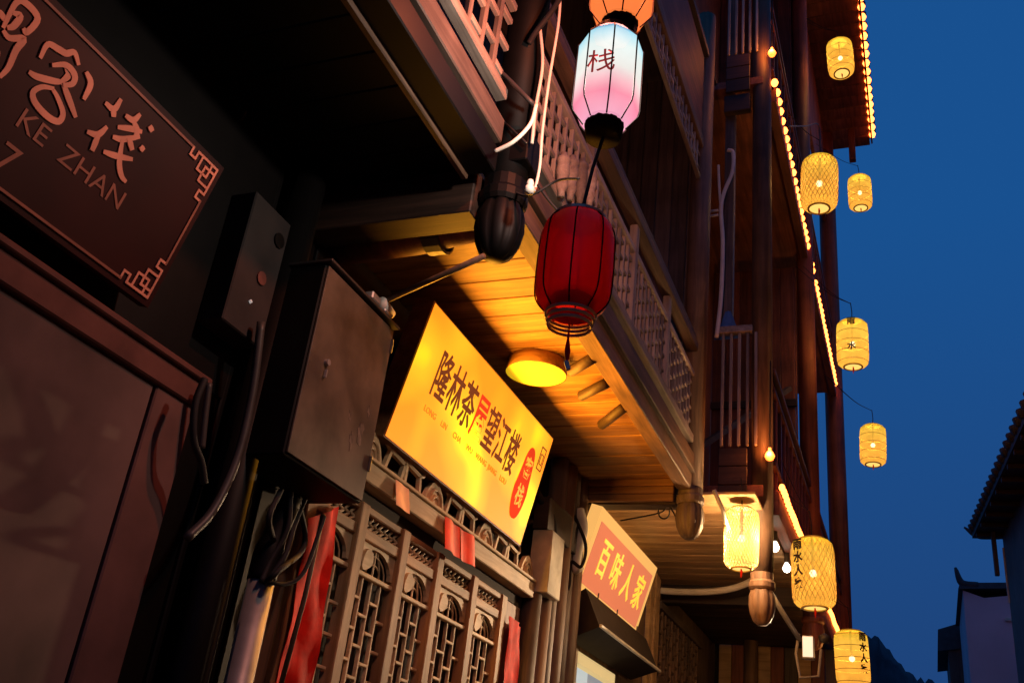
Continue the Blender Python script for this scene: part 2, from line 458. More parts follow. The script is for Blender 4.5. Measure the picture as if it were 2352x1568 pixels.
for nm, z0, z1, x0, x1, m in (('front_beam', 4.20, 4.33, BX - 0.09, BX + 0.03, BROWN), ('front_board', 4.36, 4.50, BX - 0.03, BX + 0.045, BROWN), ('moulding', 4.335, 4.357, BX - 0.03, BX + 0.06, BROWN),
                              ('bottom_rail', 4.60, 4.67, BX - 0.03, BX + 0.035, GREYW), ('top_rail', 5.44, 5.52, BX - 0.045, BX + 0.05, BROWN), ('middle_rail', 5.20, 5.25, BX - 0.025, BX + 0.025, GREYW), ('cap_rail', 5.56, 5.60, BX - 0.03, BX + 0.03, DARK)):
    box(nm, (x0, 3.54, z0), (x1, 7.54, z1), m, tea)
for yy in (4.55, 5.57, 6.58):
    box('baluster_post', (BX - 0.028, yy - 0.035, 4.67), (BX + 0.028, yy + 0.035, 5.44), GREYWZ, tea)
ys = [3.54, 4.515, 4.585, 5.535, 5.605, 6.545, 6.615, 7.54]
for a in range(4):
    lattice(tea, BX, ys[2 * a], ys[2 * a + 1], 4.67, 5.20, GREYW, GREYWZ, 0.105, 0.118, 0.026)
column(tea, BX, 7.65, 3.82, 9.4, 0.10, BROWNZ, DARKZ)
# valance under the upper eave and the board above it
box('valance_beam', (BX - 0.04, 3.56, 7.62), (BX + 0.04, 7.54, 7.74), BROWN, tea)
box('valance_board', (BX - 0.02, 3.56, 7.76), (BX + 0.02, 7.54, 8.75), REDWY, tea)
lattice(tea, BX, 4.2, 7.54, 7.30, 7.62, GREYW, GREYWZ, 0.13, 0.15, 0.028)
box('valance_rail', (BX - 0.02, 4.2, 7.26), (BX + 0.02, 7.54, 7.30), GREYW, tea)
box('eave_plank', (FX, 3.4, 8.78), (BX + 0.06, 8.0, 8.86), DARK, tea)
for k in range(6):
    box('partition_board', (FX + 0.01 + 0.158 * k, 7.74 + 0.008 * (k % 2), 4.45), (FX + 0.16 + 0.158 * k, 7.79, 8.75), DARKZ, tea)
for k, xq in enumerate((1296, 1316, 1338, 1360)):
    p0, p1 = onX(xq, 352 + 7 * k, BX + 0.06), onX(xq - 7, 452 + 8 * k, BX + 0.06)
    part('carved_baluster', MB().tube(spline([p0, p0 * 0.75 + p1 * 0.25, p0 * 0.45 + p1 * 0.55, p1], 4), [0.018 + 0.020 * math.sin(j / 12 * math.pi) ** 2 + (0.012 if j in (2, 3, 10) else 0) for j in range(13)], 10), GREYW, tea, True)
# dowels under the front beam
for (x0, y0, x1, y1) in ((1312, 852, 1362, 822), (1336, 908, 1392, 880), (1382, 975, 1432, 936)):
    part('dowel', MB().tube([onZ(x0, y0, 4.22), onZ(x1, y1, 4.22)], 0.036, 10), DARKX, tea, True)

# doors
def leaf(parent, y0, y1, first):
    d = box('door_leaf', (FX - 0.085, y0 + 0.09, 0.05), (FX - 0.05, y1, 1.0), DOORW, parent)
    box('stile', (FX - 0.05, y0, 0.05), (FX + 0.02, y0 + 0.085, 3.0), DOORW, d)
    a, b = y0 + 0.087, y1 - 0.002
    for z0, z1 in ((2.83, 2.89), (1.0, 1.08), (2.96, 3.0)):
        box('rail', (FX - 0.045, a, z0), (FX + 0.008, b, z1), DOORWY, d)
    box('arch_rail', (FX - 0.035, a, 2.655), (FX + 0.002, b, 2.68), CARVE, d)
    # lattice of the leaf
    n = 4; st = (b - a) / n; wd = 0.016
    for i in range(1, n):
        box('lattice_bar', (FX - 0.034, a + i * st - wd / 2, 1.08), (FX - 0.012, a + i * st + wd / 2, 2.655), CARVE, d)
    for i in range(n):
        z = 1.95 + 0.075 * (i % 2)
        k = 0
        while z < 2.62:
            box('lattice_bar', (FX - 0.032, a + i * st + wd / 2, z - wd / 2), (FX - 0.010, a + (i + 1) * st - wd / 2, z + wd / 2), CARVE, d)
            z += 0.15
    # arched top with spandrels and a carved leaf
    cy = (a + b) / 2; hw = (b - a) / 2
    for sgn in (-1, 1):
        pts = [Vector((FX - 0.03, cy + sgn * hw, 2.83)), Vector((FX - 0.03, cy + sgn * hw, 2.70))]
        for k in range(7):
            t = k / 6 * math.pi / 2
            pts.append(Vector((FX - 0.03, cy + sgn * hw * 0.88 * math.cos(t), 2.70 + 0.115 * math.sin(t))))
        pts.append(Vector((FX - 0.03, cy, 2.83)))
        part('arch_spandrel', MB().prism(pts, (0.022, 0, 0)), CARVE, d)
    for k in (-1, 0, 1):
        part('fan_bar', MB().tube(spline([(FX - 0.022, cy + k * 0.075, 2.68), (FX - 0.022, cy + k * 0.06, 2.74), (FX - 0.022, cy + k * 0.02, 2.81)], 4), 0.006, 6), CARVE, d)
    for rr in (0.05, 0.085):
        part('fan_ring', MB().tube([(FX - 0.020, cy + rr * 1.5 * math.cos(t * math.pi / 8), 2.68 + rr * 1.25 * math.sin(t * math.pi / 8)) for t in range(9)], 0.005, 6), CARVE, d)
    pts = []
    for k in range(16):
        t = 2 * math.pi * k / 16
        rad = 1 + 0.10 * math.cos(3 * t)
        pts.append(Vector((FX + 0.0, a + 0.055 + 0.05 * rad * math.cos(t) + 0.015 * math.sin(t), 2.735 + 0.055 * rad * math.sin(t))))
    part('carved_leaf', MB().prism(pts, (0.022, 0, 0)), CARVE, d)
    # upper carved panel
    part('carved_back', MB().box((FX - 0.06, a, 2.89), (FX - 0.05, b, 2.96)), SHADE, d)
    for k in range(7):
        yy = a + (b - a) * (k + 0.5) / 7
        part('carved_scroll', MB().tube(spline([(FX - 0.02, yy - 0.025, 2.892), (FX - 0.015, yy + 0.02, 2.915), (FX - 0.02, yy - 0.012, 2.93), (FX - 0.02, yy + 0.02, 2.958)], 4), 0.0075, 6), CARVE, d)
    return d
stiles = [4.195, 4.67, 5.13, 5.66, 6.16]
leaf(tea, 3.72, 4.195, True)
for i in range(4): leaf(tea, stiles[i], stiles[i + 1], False)
box('door_post', (FX - 0.05, 6.16, 0), (FX + 0.02, 6.25, 3.0), DOORW, tea)
box('door_post', (FX - 0.06, 6.25, 0), (FX - 0.02, 6.60, 3.0), REDW, tea)
box('jamb_board', (FX - 0.055, 3.62, 0), (FX - 0.01, 3.72, 2.9), BROWNZ, tea)
box('frieze_beam', (FX - 0.06, 3.9, 3.085), (FX + 0.055, 6.64, 3.19), CARVE, tea)
box('frieze_moulding', (FX - 0.06, 3.9, 3.192), (FX + 0.07, 6.64, 3.212), CARVE, tea)
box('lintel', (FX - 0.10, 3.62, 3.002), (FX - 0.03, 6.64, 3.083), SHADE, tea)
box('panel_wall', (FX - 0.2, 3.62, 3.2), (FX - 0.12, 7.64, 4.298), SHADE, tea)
# pierced fretwork standing on the frieze beam
y = 4.02; k = 0
while y < 6.6:
    if k % 3 == 0:
        pts = []
        for j in range(9):
            t = math.pi * j / 8
            pts.append(Vector((FX + 0.0, y + 0.14 - 0.13 * math.cos(t), 3.213 + 0.15 * math.sin(t) ** 1.5)))
        part('carved_hump', MB().prism(pts, (0.03, 0, 0)), CARVE, tea)
        for rr in (0.045, 0.08):
            part('hump_scroll', MB().tube([(FX + 0.034, y + 0.14 + rr * math.cos(t * math.pi / 6), 3.225 + rr * 1.1 * math.sin(t * math.pi / 6)) for t in range(7)], 0.009, 6), CARVE, tea)
        y += 0.30
    else:
        s = 0.03 if k % 3 == 1 else -0.02
        q = [(y + 0.01, 3.213), (y + 0.20, 3.213), (y + 0.20 + s, 3.325), (y + 0.03 + s, 3.345)]
        mb = MB()
        for a in range(4):
            p0, p1 = q[a], q[(a + 1) % 4]
            mb.bar((FX + 0.013, *p0), (FX + 0.013, *p1), 0.024, 0.024, (1, 0, 0))
        mb.tube(spline([(FX + 0.013, y + 0.20 + s, 3.325), (FX + 0.013, y + 0.235, 3.345), (FX + 0.013, y + 0.225, 3.38)], 4), 0.011, 6)
        mb.tube(spline([(FX + 0.013, y + 0.03 + s, 3.345), (FX + 0.013, y + 0.0, 3.37), (FX + 0.013, y + 0.03, 3.395)], 4), 0.011, 6)
        part('fret_frame', mb, CARVE, tea)
        y += 0.245
    k += 1
# corner pier between the tea house and the next shop
box('pier_block', (FX - 0.02, 6.68, 3.14), (FX + 0.14, 6.96, 3.60), STONE, tea)
for k in range(6):
    a = 6.64 + k * 0.165
    part('wall_plank', MB().tube([(FX + 0.01 + 0.02 * (k % 2), a + 0.08, 0), (FX + 0.01 + 0.02 * (k % 2), a + 0.08, 3.13 if k < 2 else 4.28)], 0.075, 12), BROWNZ if k % 2 else DARKZ, tea, True)
box('pier_cap', (FX - 0.02, 6.66, 3.602), (FX + 0.10, 7.5, 3.85), DARKX, tea)

# ------------------------------------------------------------------ tall house beyond
HX = -1.10
tall = thing('tall_timber_house', 'tall red brown timber house with stacked open balconies hung with light strings and lanterns', 'house', (HX, 12, 0))
P3, P4, P5 = 8.3, 11.7, 16.3
F1, F2, RZ = 4.46, 9.0, 14.5
# ground floor: shop front, soffits
box('shop_wall', (FX - 0.2, 7.66, 0), (FX - 0.02, 10.1, 4.3), BROWNZ, tall)
for k in range(3):
    box('wall_post', (FX - 0.02, 10.1 + 0.14 * k, 0), (FX + 0.03 + 0.02 * (k % 2), 10.235 + 0.14 * k, 4.2), SOFFIT2, tall)
box('shop_wall', (FX - 0.2, 10.52, 0), (FX - 0.05, 16, 4.3), DARKZ, tall)
lattice(tall, FX, 10.6, 12.8, 3.2, 3.9, BROWN, BROWNZ, 0.16, 0.16, 0.03)
box('transom_rail', (FX - 0.03, 10.56, 3.90), (FX + 0.04, 12.84, 3.98), DARK, tall)
box('transom_rail', (FX - 0.03, 10.56, 3.10), (FX + 0.04, 12.84, 3.20), BROWN, tall)
y = 7.80
while y < 10.88:
    wdt = 0.2 + 0.05 * random.random()
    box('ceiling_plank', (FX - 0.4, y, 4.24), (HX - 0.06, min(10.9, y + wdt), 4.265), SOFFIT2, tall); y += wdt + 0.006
box('cross_beam', (FX - 0.4, 10.91, 4.04), (HX - 0.06, 11.06, 4.32), DARKX, tall)
y = 11.08
while y < 14.0:
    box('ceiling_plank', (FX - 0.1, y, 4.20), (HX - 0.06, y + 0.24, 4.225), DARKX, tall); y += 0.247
for k in range(9):
    a = FX + 0.02 + k * 0.175
    box('end_board', (a, 14.06, 0), (a + 0.168, 14.1 + 0.012 * (k % 2), 4.2), (SOFFIT2, DARKZ, REDW)[(k * 2) % 3], tall)
part('post', MB().tube([(-2.02, 13.2, 0), (-2.02, 13.2, 4.1)], 0.09, 12), BROWNZ, tall, True)
box('end_wall', (FX - 0.4, 14.13, 0), (HX - 0.15, 14.3, 4.42), SHADE, tall)
# columns, floors
column(tall, -1.18, P3, 3.30, RZ, 0.095, BROWNZ, BROWNZ)
column(tall, HX, P4, 3.75, RZ, 0.11, REDW, REDW)
part('column', MB().tube([(HX, P5, 0), (HX, P5, RZ)], 0.15, 16), REDW, tall, True)
for z in (F1, F2):
    box('edge_beam', (HX - 0.05, P3 + 0.11, z - 0.2), (HX + 0.05, P5 - 0.16, z + 0.02), REDWY, tall)
    box('floor_board', (-2.35, 8.2, z - 0.10), (HX - 0.055, 16.2, z), REDWY, tall)
    for k in range(3):
        box('side_panel', (BX + 0.12, 8.18, z - 0.17 + 0.17 * k), (-1.29, 8.21 + 0.006 * (k % 2), z - 0.005 + 0.17 * k), DARKX, tall)
    zr = z + 0.36
    box('side_rail', (BX + 0.10, 8.17, z + 1.48), (-1.25, 8.25, z + 1.55), GREYW, tall)
    for k in range(5):
        xx = BX + 0.14 + k * 0.075
        box('baluster', (xx - 0.013, 8.19, zr), (xx + 0.013, 8.22, z + 1.48), GREYWZ, tall)
    # front railing
    for zz in (0.25, 0.95, 1.15):
        box('front_rail', (HX - 0.025, P3 + 0.11, z + zz), (HX + 0.025, P5 - 0.16, z + zz + 0.05), REDWY, tall)
    yy = P3 + 0.3
    while yy < P5 - 0.3:
        if abs(yy - P4) > 0.15:
            box('baluster', (HX - 0.015, yy - 0.015, z + 0.02), (HX + 0.015, yy + 0.015, z + 0.95), REDW, tall)
        yy += 0.3
box('inner_wall', (-2.4, 8.3, F1), (-2.3, 16.2, RZ), REDW, tall)
for z0, z1 in ((F1, F2 - 0.2), (F2, RZ)):
    k = 0; xx = -2.29
    while xx < HX - 0.13:
        box('partition_board', (xx, 11.62, z0 + 0.005), (min(xx + 0.17, HX - 0.12), 11.66 + 0.01 * (k % 2), z1 - 0.11), REDW, tall); xx += 0.175; k += 1
    box('partition_rail', (-2.29, 11.58, z0 + 2.2), (HX - 0.12, 11.615, z0 + 2.3), DARKX, tall)
# braces
part('brace', MB().bar((-2.2, 8.9, F1 + 0.4), (-1.3, 11.5, F1 + 2.4), 0.06, 0.06), DARK, tall)
box('side_frame', (BX + 0.1, 8.30, F1 + 1.6), (BX + 0.2, 8.40, RZ), DARKZ, tall)
box('side_lintel', (BX + 0.1, 8.2, F2 - 0.42), (-1.29, 8.28, F2 - 0.2), DARKX, tall)
# roof: eave boards, rafter ends, tiles
roof = box('roof', (-4.0, 7.0, RZ + 0.06), (-0.26, 16.62, RZ + 0.12), REDWY, tall)
k = 0; yy = 7.2
while yy < 16.6:
    box('eave_board', (HX - 0.2, yy, RZ + 0.02), (-0.28, yy + 0.30, RZ + 0.055), REDWY, roof); yy += 0.31
box('fascia', (-0.255, 7.0, RZ - 0.08), (-0.225, 16.64, RZ + 0.16), REDWY, roof)
yy = 7.0
while yy < 16.6:
    part('roof_tile', MB().tube([(-0.2, yy + 0.12, RZ + 0.20), (-3.9, yy + 0.12, RZ + 1.9)], 0.11, 8), TILE, roof, True); yy += 0.245
box('eave_bracket', (-0.66, 16.2, RZ - 0.72), (-0.54, 16.32, RZ + 0.015), REDW, tall)
box('upper_wall', (HX - 0.08, 11.8, 12.4), (HX - 0.02, 16.2, RZ), REDW, tall)

# ------------------------------------------------------------------ light strings on the tall house
BULB = glow('warm_bulb', (1.0, 0.17, 0.027), 11.0)
bm_ = MB().lathe([(0.004, -0.05), (0.028, -0.038), (0.042, 0), (0.028, 0.038), (0.004, 0.05)], 10)
bulb_me, _ = bm_.mesh('bulb', BULB, True, True)
def light_string(label, x, z, y0, y1, step, skip=None, scale=1.0):
    t = thing('light_string', label, 'string lights', (x, y0, z), 'light strings along the tall house')
    part('cable', MB().tube([(x - 0.03, y0 + (y1 - y0) * k / 20, z + 0.004 * math.sin(k * 2.1)) for k in range(21)], 0.011, 6), CABLE, t)
    yy = y0
    while yy < y1:
        if not (skip and skip[0] < yy < skip[1]):
            b = put('bulb', bulb_me, (x + 0.003 * math.sin(yy * 9), yy, z + 0.004 * math.sin(yy * 5.3)), t)
            b.scale = (scale, scale * 0.9, scale)
        yy += step * (0.92 + 0.16 * random.random())
    return t
light_string('string of warm bulbs along the upper balcony edge of the tall house', HX + 0.05, F2 - 0.02, P3 + 0.02, P5 - 0.2, 0.165, (12.35, 12.5), 0.95)
light_string('string of warm bulbs along the lower balcony edge, passing behind the big lantern', HX + 0.075, F1 + 0.04, P3 + 0.10, P5 - 0.2, 0.115, None, 0.66)
light_string('string of warm bulbs along the topmost roof eave against the blue sky', -0.22, RZ + 0.02, 9.6, 16.6, 0.23, None, 1.5)
ORANGE = glow('orange_bulb', (1.0, 0.17, 0.02), 4.8)
orb_me, _ = MB().lathe([(0.003, -0.045), (0.03, -0.032), (0.045, 0), (0.03, 0.032), (0.014, 0.05), (0.014, 0.075), (0.003, 0.078)], 12).mesh('glass', ORANGE, True, True)
for lb, q in (('single orange bulb hanging above the start of the upper light string', (1773, 120)), ('single orange bulb glowing above the start of the lower light string', (1768, 1043))):
    p = onY(*q, 8.18)
    t = thing('hanging_bulb', lb, 'light bulb', p, 'orange end bulbs')
    put('glass', orb_me, p, t)
    lamp('glow', p + Vector((0, -0.07, 0)), (1.0, 0.26, 0.05), 7.0, 0.03, t)
    part('wire', MB().tube([p + Vector((0, 0, 0.05)), p + Vector((0.01, 0.01, 0.9))], 0.006, 6), CABLE, t)
WHITEB = glow('white_bulb', (1.0, 0.82, 0.62), 14.0)
wb_me, _ = MB().lathe([(0.003, -0.04), (0.026, -0.03), (0.04, 0), (0.028, 0.028), (0.016, 0.05), (0.003, 0.055)], 12).mesh('glass', WHITEB, True, True)
for lb, q, Y in (('white bulb nearer the bamboo lantern under the balcony edge', (1780, 1255), 8.9), ('white bulb half hidden beside the big inscribed lantern', (1807, 1303), 9.6)):
    p = onY(*q, Y)
    t = thing('downlight', lb, 'light bulb', p, 'white downlights')
    put('glass', wb_me, p, t)
    part('socket', MB().tube([p + Vector((0, 0, 0.05)), p + Vector((0, 0, 0.14))], 0.024, 10), IRON, t)

# ------------------------------------------------------------------ yellow lanterns
PAPER = paper_glow('lit_yellow_paper', [(0.0, (1.0, 0.46, 0.05)), (0.35, (1.0, 0.43, 0.045)), (0.75, (1.0, 0.55, 0.06)), (1.0, (0.72, 0.46, 0.02))], 0.92, 0.12)
PALE = paper_glow('lit_cream_paper', [(0.0, (1.0, 0.50, 0.14)), (0.5, (1.0, 0.60, 0.22)), (1.0, (0.9, 0.55, 0.18))], 0.66, 0.14, 9, 0.16, (0.02, 0.014, 0.006))
CORE = glow('lantern_bulb', (1.0, 0.75, 0.40), 16.0)
MOUTH = glow('lantern_mouth', (1.0, 0.60, 0.14), 1.25)
BAMBOO = plain('bamboo_strip', (0.62, 0.42, 0.10), 0.5, noise=0.2)

def lantern_proto(name, r, h, paper, mesh_lines, ribs):
    t = put(name, None, (0, 0, 0))
    prof = [(0.60, -0.5), (0.80, -0.475), (0.93, -0.43), (0.985, -0.36), (1.0, -0.25), (1.0, 0.25), (0.985, 0.36), (0.93, 0.43), (0.80, 0.475), (0.60, 0.5)]
    P = [(a * r, z * h) for a, z in prof]
    part('paper_shell', MB().lathe(P, 32), paper, t, True)
    part('bottom_ring', MB().lathe([(r * .52, -h * .515), (r * .62, -h * .515), (r * .62, -h * .49), (r * .52, -h * .49), (r * .52, -h * .515)], 24), BAMBOO, t)
    part('glowing_mouth', MB().lathe([(0.001, -h * .497), (r * .52, -h * .497)], 24), MOUTH, t)
    part('top_cap', MB().lathe([(r * .62, h * .485), (r * .62, h * .515), (r * .30, h * .525), (r * .02, h * .53)], 20), BAMBOO, t)
    part('bulb_socket', MB().tube([(0, 0, r * .2), (0, 0, h * .5)], 0.014, 8), IRON, t)
    part('hanger', MB().tube([(0, 0, h * .52), (0.004, 0, h * .52 + 0.12), (-0.01, 0.02, h * .52 + 0.26)], 0.006, 6), CABLE, t)
    part('tassel', MB().tube([(0, 0, -h * .5), (0.003, 0, -h * .55), (0, 0, -h * .64)], [0.006, 0.012, 0.004], 6), REDPAPER, t)
    if mesh_lines:
        mb = MB()
        def rad(z):
            zz = z / h
            for (a0, z0), (a1, z1) in zip(prof, prof[1:]):
                if z0 <= zz <= z1: return r * (a0 + (a1 - a0) * (zz - z0) / (z1 - z0)) * 1.008
            return r
        for sgn in (1, -1):
            for k in range(mesh_lines):
                a0 = 2 * math.pi * k / mesh_lines
                mb.tube([(rad(z) * math.cos(a0 + sgn * 1.7 * z / h), rad(z) * math.sin(a0 + sgn * 1.7 * z / h), z) for z in [(-0.49 + 0.98 * i / 14) * h for i in range(15)]], 0.0024, 4, False)
        part('bamboo_mesh', mb, BAMBOO, t, stuff=True)
    if ribs:
        for k in range(ribs):
            z = (-0.42 + 0.84 * k / (ribs - 1)) * h
            rr = r * (1.0 if abs(z / h) < 0.3 else 0.95) * 1.004
            part('hoop', MB().tube([(rr * math.cos(a * math.pi / 12), rr * math.sin(a * math.pi / 12), z) for a in range(25)], 0.0035, 4, False), BAMBOO, t)
    lamp('glow', (0, 0, 0), (1.0, 0.47, 0.13), 120.0, 0.05, t)
    part('bulb', MB().lathe([(0.002, -0.034), (0.022, -0.026), (0.034, 0), (0.022, 0.026), (0.002, 0.034)], 12), CORE, t, True)
    return t

def write_on(t, chars, ang, r, h, size, z0, dz):
    """Ink characters down the side of a lantern, at the angle facing the lane."""
    n = Vector((math.cos(ang), math.sin(ang), 0)); u = Vector((-math.sin(ang), math.cos(ang), 0))
    c = WORLD[t.name]
    for i, ch in enumerate(chars):
        text_part('character', ch, size, c + n * (r * 1.01) + Vector((0, 0, z0 - i * dz)), u, Vector((0, 0, 1)), n, INKDARK, t, 0.002, 1.0, 0.004, 0.0)

def at_dist(x, y, dia, px):
    d = ray(x, y); return EYE + d * (dia / px)
R0, H0 = 0.185, 0.60
proto = lantern_proto('paper_lantern', R0, H0, PAPER, 26, 0)
proto_plain = lantern_proto('paper_lantern', R0, H0, PAPER, 0, 5)
YL = [
    (proto, (1882, 422), 82, 'yellow woven lantern hanging beside the upper light string, below the roof corner'),
    (proto_plain, (1975, 443), 52, 'small yellow lantern against the blue sky beneath the eave bracket'),
    (proto_plain, (1930, 134), 58, 'yellow lantern glowing under the topmost eave, in front of the red boards'),
    (proto_plain, (1958, 790), 70, 'yellow lantern with ink characters at the lower end of the upper light string'),
    (proto_plain, (2005, 1022), 58, 'yellow lantern hanging alone in the blue sky, farthest out from the house'),
    (proto, (1868, 1316), 97, 'large yellow lantern with four ink characters crossing the lower light string'),
    (proto_plain, (1957, 1512), 76, 'yellow lantern cut off by the lower edge of the photo, ink characters on its right'),
]
used = set()
for src, q, px, lb in YL:
    p = at_dist(*q, 2 * R0, px)
    if src.name in used: o = copy_tree(src, p)
    else: o = src; o.location = p; WORLD[o.name] = p; used.add(src.name)
    for ch in o.children: WORLD[ch.name] = p + ch.location
    tag(o, lb, 'lantern', 'yellow lanterns hung from the tall house')
    fc = math.atan2(-p.y, -p.x)
    part('support_wire', MB().tube(spline([p + Vector((-0.01, 0.02, H0 * .52 + 0.25)), Vector((p.x * 0.6 + HX * 0.4, p.y + 0.03, p.z + H0 * .52 + 0.42)), Vector((HX, p.y + 0.05, p.z + H0 * .52 + 0.85))], 5), 0.004, 6), CABLE, o)
    if px == 97: write_on(o, '雨水人家', fc - 0.72, R0, H0, 0.10, 0.215, 0.115)
    if px == 76: write_on(o, '雨水人家', fc + 0.72, R0, H0, 0.10, 0.215, 0.115)
    if px == 70: write_on(o, '雨水', fc - 0.05, R0, H0, 0.10, 0.22, 0.33)
for k, o in enumerate([c for c in COL.objects if c.name.startswith('paper_lantern')]):
    o.rotation_euler = (0.035 * math.sin(2.3 * k + 1), 0.04 * math.cos(1.7 * k), 0)
pb = onY(1703, 1236, 7.95)
wl = lantern_proto('bamboo_lantern', 0.14, 0.50, PALE, 34, 0)
wl.location = pb; WORLD[wl.name] = pb
for ch in wl.children:
    if ch.type == 'LIGHT': ch.data.energy = 950.0; ch.data.color = (1.0, 0.58, 0.26)
tag(wl, 'cream bamboo mesh lantern lit white inside, hanging under the plank soffit by the post', 'lantern')

# ------------------------------------------------------------------ lantern string in front of the balcony
def octo_lantern(name, r, h, mat, frame, loc):
    t = put(name, None, loc)
    prof = [(0.62, 0.5), (1.0, 0.36), (1.0, -0.30), (0.96, -0.36), (0.62, -0.5)]
    if mat is not None:
        part('paper_shell', MB().lathe([(a * r, z * h) for a, z in reversed(prof)], 8, loc, False, math.pi / 8), mat, t)
    for k in range(8):
        a = 2 * math.pi * k / 8 + math.pi / 8
        part('frame_wire', MB().tube([Vector(loc) + Vector((1.035 * q * r * math.cos(a), 1.035 * q * r * math.sin(a), z * h * 1.005)) for q, z in prof], 0.0030, 6), frame, t)
    return t
ws = 0.25
pw = at_dist(1397, 186, ws, 150); pr = at_dist(1321, 612, ws * 1.03, 172)
WHITEP = paper_glow('lit_dyed_paper', [(0.0, (1.0, 0.42, 0.60)), (0.17, (1.0, 0.24, 0.38)), (0.30, (1.0, 0.50, 0.56)), (0.46, (0.90, 0.86, 0.80)), (0.70, (0.88, 0.98, 0.94)), (0.80, (0.62, 0.93, 1.0)), (0.90, (0.32, 0.74, 0.95)), (1.0, (0.10, 0.38, 0.62))], 1.02, 0.035, 5, 0.10, (0.0015, 0.0015, 0.0015))
LWIRE = plain('dark_red_wire', (0.006, 0.0012, 0.0012), 0.8, spec=0.05, bump=0)
white = octo_lantern('octagonal_lantern', ws / 2, 0.44, WHITEP, LWIRE, pw)
tag(white, 'glowing octagonal lantern, white fading to pink below, one red ink character', 'lantern', 'lantern string by the balcony')
part('base_drum', MB().lathe([(0.002, -0.275), (0.066, -0.275), (0.075, -0.215), (0.075, -0.205)], 20, pw), LWIRE, white, True)
part('top_cap', MB().lathe([(0.08, 0.22), (0.07, 0.25), (0.02, 0.255)], 16, pw), LWIRE, white, True)
lamp('glow', pw, (1.0, 0.80, 0.68), 1050.0, 0.03, white)
fc = math.atan2(-pw.y, -pw.x) - 0.27
n_ = Vector((math.cos(fc), math.sin(fc), 0)); u_ = Vector((-math.sin(fc), math.cos(fc), 0))
text_part('character', '栈', 0.115, pw + n_ * (ws / 2 * 0.955) + Vector((0, 0, -0.015)), u_, Vector((0, 0, 1)), n_, glow('lit_red_ink', (0.30, 0.03, 0.03), 0.7, (0.3, 0.02, 0.02)), white, 0.002, 1.0, 0.0, 0.0)
# unlit red lantern, translucent cloth
mR, tR, bR = newmat('red_lantern_cloth')
bR.inputs['Base Color'].default_value = (0.62, 0.010, 0.012, 1); bR.inputs['Roughness'].default_value = 0.45
trn = tR.nodes.new('ShaderNodeBsdfTranslucent'); trn.inputs[0].default_value = (0.75, 0.012, 0.014, 1)
tp = tR.nodes.new('ShaderNodeBsdfTransparent'); tp.inputs[0].default_value = (0.8, 0.1, 0.1, 1)
m1 = tR.nodes.new('ShaderNodeMixShader'); m1.inputs[0].default_value = 0.45
m2 = tR.nodes.new('ShaderNodeMixShader'); m2.inputs[0].default_value = 0.18
tR.links.new(bR.outputs[0], m1.inputs[1]); tR.links.new(trn.outputs[0], m1.inputs[2])
tR.links.new(m1.outputs[0], m2.inputs[1]); tR.links.new(tp.outputs[0], m2.inputs[2])
tR.links.new(m2.outputs[0], tR.nodes['Material Output'].inputs[0])
red = put('cloth_lantern', None, pr)
tag(red, 'unlit dark red cloth lantern hanging under the white one', 'lantern', 'lantern string by the balcony')
rr, hh = ws * 1.03 / 2, 0.37
prof = [(0.72, 0.5), (0.92, 0.42), (1.0, 0.30), (1.02, 0.0), (1.0, -0.28), (0.90, -0.40), (0.66, -0.5)]
part('cloth_shell', MB().lathe([(a * rr, z * hh) for a, z in reversed(prof)], 24, pr), mR, red, True)
for k in range(8):
    a = 2 * math.pi * k / 8 + 0.25
    part('frame_wire', MB().tube(spline([pr + Vector((1.01 * q * rr * math.cos(a), 1.01 * q * rr * math.sin(a), z * hh)) for q, z in prof], 3), 0.0028, 6), LWIRE, red)
GILT = plain('worn_gilt', (0.5, 0.33, 0.22), 0.35, metal=0.5)
part('top_ring', MB().lathe([(rr * .70, hh * .5), (rr * .74, hh * .5), (rr * .74, hh * .53), (rr * .70, hh * .53), (rr * .70, hh * .5)], 24, pr), GILT, red)
for k, (q, z) in enumerate(((0.66, -0.52), (0.62, -0.57), (0.58, -0.62))):
    part('bottom_ring', MB().tube([pr + Vector((q * rr * math.cos(a * math.pi / 12), q * rr * math.sin(a * math.pi / 12), z * hh)) for a in range(25)], 0.0055, 6, False), GILT, red)
part('inner_collar', MB().lathe([(rr * .60, -hh * .5), (rr * .60, -hh * .36)], 24, pr), REDPAPER, red, True)
part('tassel', MB().tube([pr + Vector((0, 0, -hh * .5)), pr + Vector((0, 0, -hh * .75)), pr + Vector((0.002, 0, -hh * .88)), pr + Vector((0.004, 0, -hh * 1.02))], [0.003, 0.004, 0.011, 0.003], 8), REDPAPER, red)
part('tassel_tip', MB().tube([pr + Vector((0.0, 0, -hh * 0.98)), pr + Vector((0.012, 0, -hh * 1.06))], 0.008, 8), PALEPAINT, red)
# lit orange lantern whose foot shows at the top edge
pt = pw + Vector((0.02, 0.02, 0.52))
ORP = paper_glow('lit_orange_paper', [(0.0, (1.0, 0.22, 0.05)), (1.0, (1.0, 0.16, 0.03))], 0.9, 0.05, 5, 0.1, (0.002, 0.001, 0.001))
top = octo_lantern('octagonal_lantern', ws / 2, 0.44, ORP, LWIRE, pt)
tag(top, 'glowing orange red lantern whose foot shows at the top edge of the photo', 'lantern', 'lantern string by the balcony')
part('base_drum', MB().lathe([(0.002, -0.275), (0.066, -0.275), (0.075, -0.215), (0.075, -0.205)], 20, pt), LWIRE, top, True)
lamp('glow', pt, (1.0, 0.19, 0.07), 1500.0, 0.03, top)
c = tag(part('lantern_cord', MB().tube([pt + Vector((0, 0, -0.26)), pw + Vector((0, 0, 0.25))], 0.005, 6), CABLE), 'short cord joining the orange lantern to the white lantern', 'cord')
